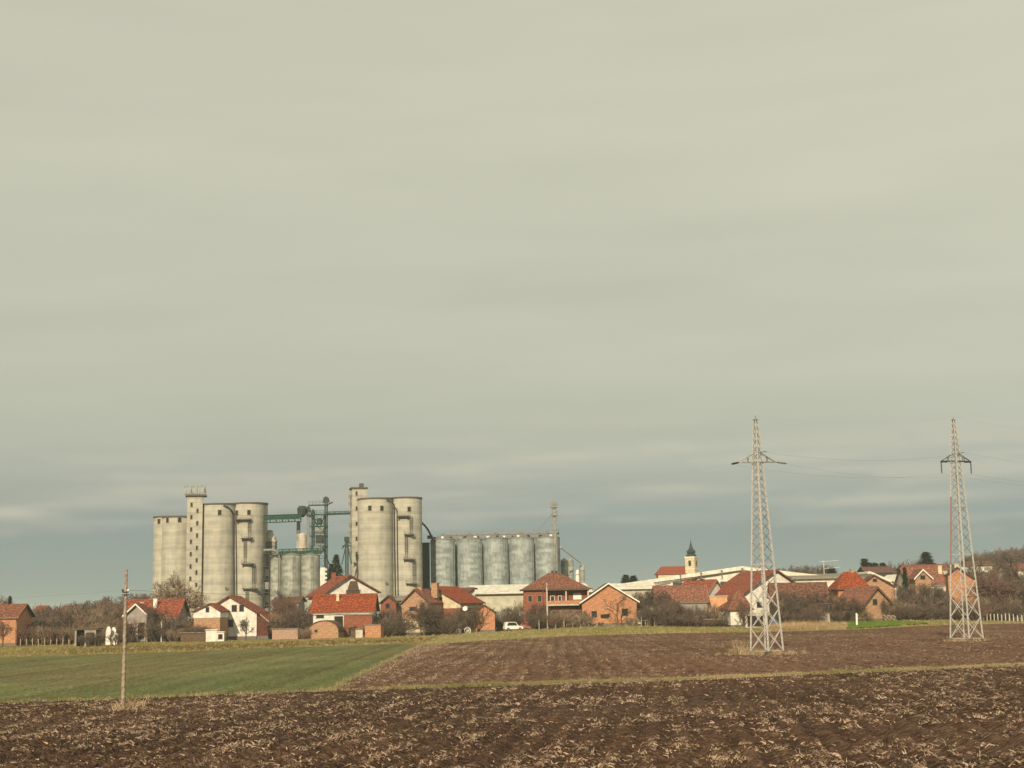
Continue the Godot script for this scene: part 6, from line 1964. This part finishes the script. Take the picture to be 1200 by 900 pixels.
func make_trees():
	rng.seed = 77
	var g := "bare trees along the western horizon"
	var nth := ["first", "second", "third", "fourth", "fifth", "sixth", "seventh", "eighth", "ninth", "tenth", "eleventh", "twelfth", "thirteenth", "fourteenth", "fifteenth", "sixteenth", "seventeenth", "eighteenth"]
	# far line behind the western gardens
	var far := [[-14, 330, 699, 5], [4, 330, 697, 2], [27, 340, 708, 0], [38, 335, 711, 3], [56, 345, 709, 5], [62, 350, 708, 0], [94, 330, 704, 2], [84, 350, 706, 5], [104, 330, 702, 5], [112, 345, 706, 0], [122, 325, 700, 2], [128, 335, 697, 5], [136, 340, 704, 0], [152, 345, 694, 5], [163, 350, 695, 2], [172, 350, 694, 5], [186, 350, 702, 0]]
	for i in far.size():
		tree(far[i][3], far[i][0], far[i][1], 6.0, "bare skyline tree, %s counting eastward from behind the western brick house" % nth[i], g, [0, 2, 0][i % 3], far[i][2])
	tree(8, 10, 322, 6, "dark pointed conifer behind the western brick house", "", 0, 698)
	# thicket of the western gardens
	var th := [[26, 270, 722, 4], [34, 264, 730, 3], [42, 275, 720, 4], [50, 264, 731, 4], [57, 275, 722, 3], [63, 263, 733, 4], [70, 280, 729, 4], [78, 264, 732, 3], [86, 275, 728, 4], [93, 285, 716, 5], [104, 285, 714, 2], [112, 270, 728, 4], [118, 280, 718, 4], [120, 262, 736, 3], [128, 285, 716, 5], [30, 290, 714, 0], [48, 295, 714, 5], [60, 290, 719, 2], [77, 300, 730, 4], [112, 290, 712, 5], [124, 290, 710, 0], [136, 292, 708, 2]]
	for i in th.size():
		tree(th[i][3], th[i][0], th[i][1], 3.0, "tangled shrub of the western garden thicket, %s in its row from the brick house" % (nth[i % 16] + (" nearer" if i < 16 else " farther")), "shrubs of the western thicket", [0, 2, 0, 1][i % 4], th[i][2])
	tree(0, 3, 252, 6, "bare tree casting its shadow on the western brick house", "", 2, 724)
	var one := [
		[4, 101.0, 244.0, 742.0, 0, "low brush in front of the open whitewashed shed"],
		[3, 109.0, 243.0, 738.0, 0, "leafless shrub at the corner of the open shed"],
		[3, 139.0, 247.0, 739.0, 0, "leafless shrub leaning on the white sheet"],
		[5, 765.0, 289.0, 689.0, 0, "tall dark bare tree at the storehouse corner"],
		[2, 205.0, 300.0, 668.0, 1, "great pale bare tree spreading in front of the lower silo battery"],
		[0, 184.0, 275.0, 704.0, 0, "bare garden tree before the red roof of the grey farmhouse"],
		[4, 193.0, 272.0, 722.0, 0, "dense dark bush under the eaves of the grey farmhouse"],
		[4, 214.0, 276.0, 716.0, 0, "dark bush between grey farmhouse and the small white house"],
		[3, 206.0, 268.0, 734.0, 1, "low pale bush at the end of the rotten fence"],
		[0, 288.0, 272.0, 722.0, 0, "small dark tree before the tall white gabled house"],
		[3, 318.0, 284.0, 722.0, 2, "reddish shrub beside the dark red annex"],
		[5, 338.0, 296.0, 700.0, 2, "rusty brown bare tree before the lilac grey house"],
		[0, 331.0, 300.0, 688.0, 0, "tall thin bare tree in front of the pale steel bins"],
		[4, 352.0, 282.0, 716.0, 0, "brown bush between stone outbuilding and orange roofed house"],
		[3, 356.0, 268.0, 734.0, 1, "pale shrub by the round topped shed"],
		[7, 394.0, 372.0, 649.0, 0, "dark green pine behind the white gabled house"],
		[7, 388.0, 380.0, 660.0, 0, "second smaller pine leaning to the pale steel bins"],
		[4, 449.0, 280.0, 712.0, 0, "dark bush below the small brown brick house"],
		[4, 458.0, 275.0, 722.0, 0, "brown bush between patchy brick shed and patched house"],
		[3, 443.0, 290.0, 706.0, 0, "bush beside the white wall of the large gabled house"],
		[2, 497.0, 272.0, 700.0, 0, "spreading bare tree before the patched cream and orange house"],
		[5, 510.0, 277.0, 708.0, 2, "dark reddish tree below the cream gable"],
		[4, 522.0, 274.0, 720.0, 0, "shrub at the foot of the cream gabled house"],
		[4, 552.0, 288.0, 710.0, 0, "dark bush squeezed behind the little upright brick shed"],
		[4, 583.0, 290.0, 722.0, 0, "low bush beside the little upright brick shed"],
		[4, 590.0, 318.0, 710.0, 0, "low hedge bush before the warehouse, near the little brick shed"],
		[4, 606.0, 316.0, 709.0, 0, "low hedge bush in the middle of the warehouse wall"],
		[0, 613.0, 310.0, 698.0, 1, "pale feathery tree against the warehouse wall"],
		[5, 628.0, 285.0, 706.0, 0, "dark bare tree before the red wall of the hip roofed house"],
		[4, 636.0, 282.0, 714.0, 0, "dense bush by the grey concrete pole"],
		[4, 650.0, 288.0, 712.0, 0, "bush under the balcony of the hip roofed house"],
		[4, 664.0, 287.0, 713.0, 1, "pale bush under the middle of the balcony"],
		[4, 682.0, 286.0, 714.0, 0, "bush squeezed between balcony and bare brick house"],
		[6, 724.0, 281.0, 695.0, 2, "slender reddish tree in front of the bare brick gable"],
		[3, 704.0, 283.0, 728.0, 2, "small red shrub below the hole in the brick gable"],
		[3, 740.0, 283.0, 722.0, 1, "pale shrub at the corner of the bare brick house"],
		[5, 757.0, 296.0, 692.0, 0, "dark tree beside the bare brick house"],
		[4, 766.0, 286.0, 708.0, 0, "dark scrub behind the concrete trough"],
		[5, 778.0, 290.0, 700.0, 0, "dark bare tree before the long brown roof"],
		[5, 793.0, 286.0, 702.0, 0, "bare brown tree under the middle of the long brown roof"],
		[4, 786.0, 280.0, 716.0, 0, "dense scrub before the long brown roofed house"],
		[4, 800.0, 280.0, 718.0, 0, "brown scrub bush beside the small white hut end"],
		[4, 812.0, 281.0, 719.0, 2, "reddish scrub just in front of the small white hut end"],
		[4, 833.0, 280.0, 724.0, 2, "low scrub before the pale lean-to roof"],
		[4, 848.0, 281.0, 722.0, 0, "low scrub at the foot of the rusty brown roof"],
		[0, 872.0, 274.0, 700.0, 2, "rusty bare tree covering the rusty brown roof"],
		[4, 866.0, 278.0, 724.0, 0, "low dark bush before the small rusty roofed house"],
		[4, 898.0, 282.0, 714.0, 0, "dark bush between white awning and blue tarpaulin"],
		[5, 918.0, 284.0, 692.0, 0, "dark bare tree before the white gable's lower wall"],
		[5, 936.0, 288.0, 694.0, 0, "dark bare tree at the near end of the bushy barn"],
		[5, 955.0, 287.0, 690.0, 0, "tall dark bush hiding the middle of the brown barn"],
		[4, 930.0, 280.0, 714.0, 0, "dark scrub behind the tall tan grass"],
		[4, 948.0, 281.0, 712.0, 0, "dark scrub under the tall bush of the brown barn"],
		[5, 974.0, 290.0, 690.0, 0, "dark bare tree at the far end of the brown barn"],
		[5, 990.0, 286.0, 696.0, 0, "spreading dark tree before the orange hip roof"],
		[2, 1003.0, 280.0, 698.0, 0, "wide bare fruit tree behind the white post on the lawn"],
		[4, 985.0, 284.0, 714.0, 0, "dark scrub at the near edge of the lawn"],
		[3, 1018.0, 282.0, 716.0, 0, "scrub below the pinkish steep cottage"],
		[0, 1040.0, 280.0, 700.0, 0, "crooked bare tree before the pinkish cottage wall"],
		[4, 1046.0, 286.0, 716.0, 0, "low dark scrub between cottage and conifer"],
		[8, 1064.0, 318.0, 664.0, 0, "dark narrow conifer beside the white valley roofs"],
		[5, 1058.0, 296.0, 680.0, 0, "dense dark bare tree east of the brown gabled house"],
		[5, 1072.0, 292.0, 684.0, 0, "dense dark tree below the dark narrow conifer"],
		[5, 1085.0, 294.0, 682.0, 0, "dense dark tree under the small white edged gable"],
		[5, 1098.0, 290.0, 686.0, 0, "dark dense tree under the yellow chimney"],
		[5, 1110.0, 294.0, 688.0, 0, "dark tree just west of the farther pylon"],
		[4, 1064.0, 284.0, 708.0, 0, "dark undergrowth bush behind the tip of the lawn"],
		[4, 1079.0, 285.0, 708.0, 0, "dark undergrowth bush below the small gable"],
		[4, 1094.0, 285.0, 709.0, 0, "dark undergrowth bush below the yellow chimney"],
		[4, 1108.0, 286.0, 708.0, 0, "dark undergrowth bush at the farther pylon's west foot"],
		[4, 1122.0, 288.0, 704.0, 0, "dark undergrowth seen between the farther pylon's legs"],
		[4, 1137.0, 288.0, 702.0, 2, "reddish undergrowth seen between the farther pylon's legs"],
		[2, 1163.0, 300.0, 664.0, 2, "broad bare tree on the slope beyond the farther pylon"],
		[5, 1178.0, 305.0, 668.0, 0, "tall bare tree on the slope near the white posted fence"],
		[5, 1194.0, 300.0, 676.0, 0, "bare tree at the eastern end of the white posted fence"],
		[4, 1152.0, 296.0, 700.0, 2, "scrub behind the first white fence posts"],
		[4, 1168.0, 296.0, 700.0, 0, "scrub behind the middle white fence posts"],
		[4, 1184.0, 292.0, 704.0, 0, "scrub behind the last white fence posts"],
		[5, 1150.0, 310.0, 678.0, 0, "bare tree touching the raw brick gable's east corner"],
		[0, 1155.0, 325.0, 652.0, 0, "tall bare tree rising behind the long white sheet roof"],
		[0, 1199.0, 318.0, 648.0, 0, "tallest bare tree at the eastern edge above the small white house"],
		[5, 1142.0, 322.0, 664.0, 0, "bare tree just behind the raw brick gable"],
		[7, 1090.0, 440.0, 646.0, 0, "lone dark pine standing above the far red roofs"],
		[8, 1017.0, 470.0, 654.0, 0, "narrow conifer at the near end of the skyline conifers"],
		[7, 1022.5, 475.0, 659.0, 0, "tiny round conifer second in the skyline conifers"],
		[7, 1029.0, 475.0, 659.0, 0, "tiny round conifer third in the skyline conifers"],
		[7, 1038.0, 480.0, 659.0, 0, "tiny lone conifer last in the skyline conifers"],
		[7, 978.0, 430.0, 664.0, 0, "dark conifer beside the tall pale mast"],
		[7, 735.0, 470.0, 673.0, 0, "small dark conifer beyond the storehouse roof"],
		[7, 744.0, 470.0, 674.0, 0, "second small conifer beyond the factory hall's low end"],
	]
	for i in one.size():
		var q: Array = one[i]
		if q[0] == 5 and q[1] > 740.0:
			q[0] = [5, 0, 2, 5][i % 4]
		tree(q[0], q[1], q[2], 4.0, q[5], "", q[4], q[3])
	# brush that fills the gardens: [from px, to px, count, depth, top row, what it stands by]
	rng.seed = 78
	for q in [[22.0, 142.0, 12, 276.0, 722.0, "behind the crooked stakes"], [24.0, 140.0, 9, 292.0, 711.0, "below the white block"], [190.0, 214.0, 2, 274.0, 722.0, "before the farmhouse windows"], [216.0, 240.0, 3, 266.0, 730.0, "by the plank shed"], [316.0, 362.0, 4, 284.0, 713.0, "around the rusty pink roof"], [398.0, 472.0, 5, 273.0, 726.0, "east of the orange roofed house"], [484.0, 556.0, 4, 277.0, 716.0, "below the cream gable"], [584.0, 634.0, 4, 292.0, 715.0, "before the long grey shed"], [640.0, 690.0, 5, 283.0, 722.0, "below the balcony"], [752.0, 852.0, 7, 284.0, 709.0, "under the long brown roof"], [858.0, 904.0, 5, 276.0, 724.0, "before the rusty roof"], [908.0, 984.0, 4, 286.0, 704.0, "along the brown barn"], [984.0, 1052.0, 3, 285.0, 716.0, "below the orange hip roof"], [1052.0, 1114.0, 6, 290.0, 698.0, "west of the farther pylon"], [1116.0, 1200.0, 8, 296.0, 698.0, "behind the fence posts"]]:
		for i in q[2]:
			var px := lerpf(q[0], q[1], (i + 0.2 + 0.6 * rng.randf()) / q[2])
			tree([3, 4, 4, 3, 0, 6, 2][rng.randi() % 7], px, q[3] + rng.randf_range(-4, 5), 3.0, "leafless bush %s, %s counting eastward" % [q[5], nth[i]], "leafless bushes of the gardens", [0, 0, 2, 1][rng.randi() % 4], q[4] + rng.randf_range(-9, 7))
	# trees on the skyline beyond the halls and along the eastern ridge
	for i in 9:
		var px := 924.0 + i * 6.6
		tree([5, 0, 2][i % 3], px, 470.0 + 8 * (i % 3), 6.0, "bare skyline tree beyond the white hall, %s counting eastward" % nth[i], "bare trees beyond the white hall", 0, 664.0 - 4.0 * absf(sin(i * 1.9)))
	for i in 12:
		tree([0, 2, 6][i % 3], 1046.0 + i * 8.0, 520.0 + 9 * (i % 3), 6.0, "small bare skyline tree above the far red roofs, %s from the conifers" % nth[i], "bare trees above the far red roofs", 0, 660.0 - 5.0 * absf(sin(i * 2.3)))
	for i in 14:
		tree([5, 2, 0][i % 3], 1140.0 + i * 6.0, 560.0 + 12 * (i % 4), 6.0, "bare tree on the eastern hill crest, %s counting from the raw brick gable" % nth[i], "bare trees along the eastern hill crest", [0, 2][i % 2], 650.0 - i * 0.9 - 4.0 * absf(sin(i * 2.1)))
	for i in 12:
		tree(4, 1132.0 + (i % 6) * 14.0, 400.0 + 55 * (i / 6), 5.0, "brushy shrub on the eastern hillside, %s counting eastward in the %s row" % [nth[i % 6], "lower" if i < 6 else "upper"], "shrubs on the eastern hillside", [2, 0, 1][i % 3], 672.0 - 9.0 * (i / 6))
	for i in 6:
		tree([5, 0][i % 2], 690.0 + i * 7.0, 500.0 + 10 * i, 5.0, "bare skyline tree between steel tanks and factory hall, %s from the tanks" % nth[i], "bare trees between bins and hall", 0, 692.0 - 4.0 * (i % 2))
	# distant belt of woodland that reads as one mass
	rng.seed = 90
	var xfs := []
	var cols := []
	for i in 420:
		var a := rng.randf_range(-0.62, 0.62)
		var d := rng.randf_range(900, 1400)
		var s := rng.randf_range(0.8, 1.4)
		xfs.append(Transform3D(Basis(Vector3.UP, rng.randf() * TAU).scaled(Vector3(s, s, s)), Vector3(tan(a) * d, terrain(tan(a) * d, d) - 0.3, -d)))
		cols.append(Color(1, 1, 1))
	scatter("distant_woods", "far belt of bare woodland along the flat horizon", "woodland", kinds[5][1], M.twigs, xfs, cols)

func make_lines():
	var p1 := pylon(899.0, 140.0, 487.0, 541.5, 2.32, 40.0, "nearer pale lattice pylon with short crossarm, right before the red roofed house", false)
	var p2 := pylon(1133.0, 170.0, 487.5, 540.0, 2.75, 36.0, "farther pale lattice pylon with hanging insulators, near the white posted fence", true, -0.02)
	var nm := ["west conductor", "east conductor", "middle conductor", "earth wire"]
	for i in 4:
		wire("thin %s strung between the two lattice pylons" % nm[i], p1[i], p2[i], 0.9, 0.008 if i < 3 else 0.004, "power_line", "power lines between the pylons")
		wire("thin %s leaving the farther pylon eastward" % nm[i], p2[i], p2[i] + Vector3(95, 3, -70), 2.6, 0.01 if i < 3 else 0.005, "power_line", "power lines leaving the farther pylon")
		wire("thin %s leaving the nearer pylon westward" % nm[i], p1[i], p1[i] + Vector3(-150, 2, -95), 4.0, 0.003, "power_line", "power lines leaving the nearer pylon")
	var a := field_pole("slim brown wooden pole standing alone between wheat and ploughed field", 144.0, 76.0, 667.5, 0.125, M.pale_timber, [694.0])
	var b := field_pole("grey concrete pole in front of the hip roofed house", 642.0, 281.0, 683.0, 0.2, M.pale_wall, [685.5])
	field_pole("short pale pole beside the rotten fence of the farmhouse", 189.0, 271.0, 729.0, 0.13, M.trim_white, [])
	field_pole("thin dark pole next to the grey concrete one", 637.5, 286.0, 690.0, 0.12, M.timber, [])
	field_pole("pale pole with bracket near the blue tarpaulin", 910.0, 292.0, 664.0, 0.12, M.pale_timber, [668.0])
	wire("thin telephone wire from the wooden field pole to the grey concrete pole", a, b, 1.2, 0.009, "telephone_wire")
	wire("thin telephone wire leaving the wooden field pole westward", a, a + Vector3(-60, 0.4, -8), 0.8, 0.004, "telephone_wire")
	wire("thin wire from the grey concrete pole to the pale pole by the tarpaulin", b, at(910, 668, 292), 1.6, 0.014, "telephone_wire")

func _ready():
	# camera, sky, sun, air
	var cam := Camera3D.new()
	cam.position = EYE
	look = Basis(Vector3.RIGHT, atan((714.0 - 450.0) / F)) * Basis(Vector3.BACK, -0.021)
	cam.basis = look
	cam.fov = rad_to_deg(2.0 * atan(450.0 / F))
	cam.near = 0.1
	cam.far = 9000.0
	add_child(cam)
	cam.current = true
	var env := Environment.new()
	env.background_mode = Environment.BG_SKY
	env.sky = Sky.new()
	var pano := PanoramaSkyMaterial.new()
	pano.panorama = make_sky()
	env.sky.sky_material = pano
	env.tonemap_mode = Environment.TONE_MAPPER_LINEAR
	env.tonemap_exposure = 1.0
	env.sdfgi_enabled = true
	env.ssao_enabled = true
	env.ssil_enabled = true
	env.fog_enabled = true
	env.fog_density = 0.0002
	env.fog_light_color = Color(0.66, 0.7, 0.67)
	var we := WorldEnvironment.new()
	we.environment = env
	add_child(we)
	var sun := DirectionalLight3D.new()
	sun.light_color = Color(1.0, 0.925, 0.8)
	sun.light_energy = 1.58
	sun.light_angular_distance = 1.0
	sun.shadow_enabled = true
	var el := deg_to_rad(27.0)
	var az := deg_to_rad(13.0)
	sun.look_at_from_position(Vector3.ZERO, Vector3(sin(az) * cos(el), -sin(el), -cos(az) * cos(el)))
	add_child(sun)
	make_materials()
	make_fields()
	make_silos()
	make_church()
	make_houses()
	make_kinds()
	make_trees()
	make_lines()
	for o in get_children():
		if o.has_meta("frame"):
			o.remove_meta("frame")
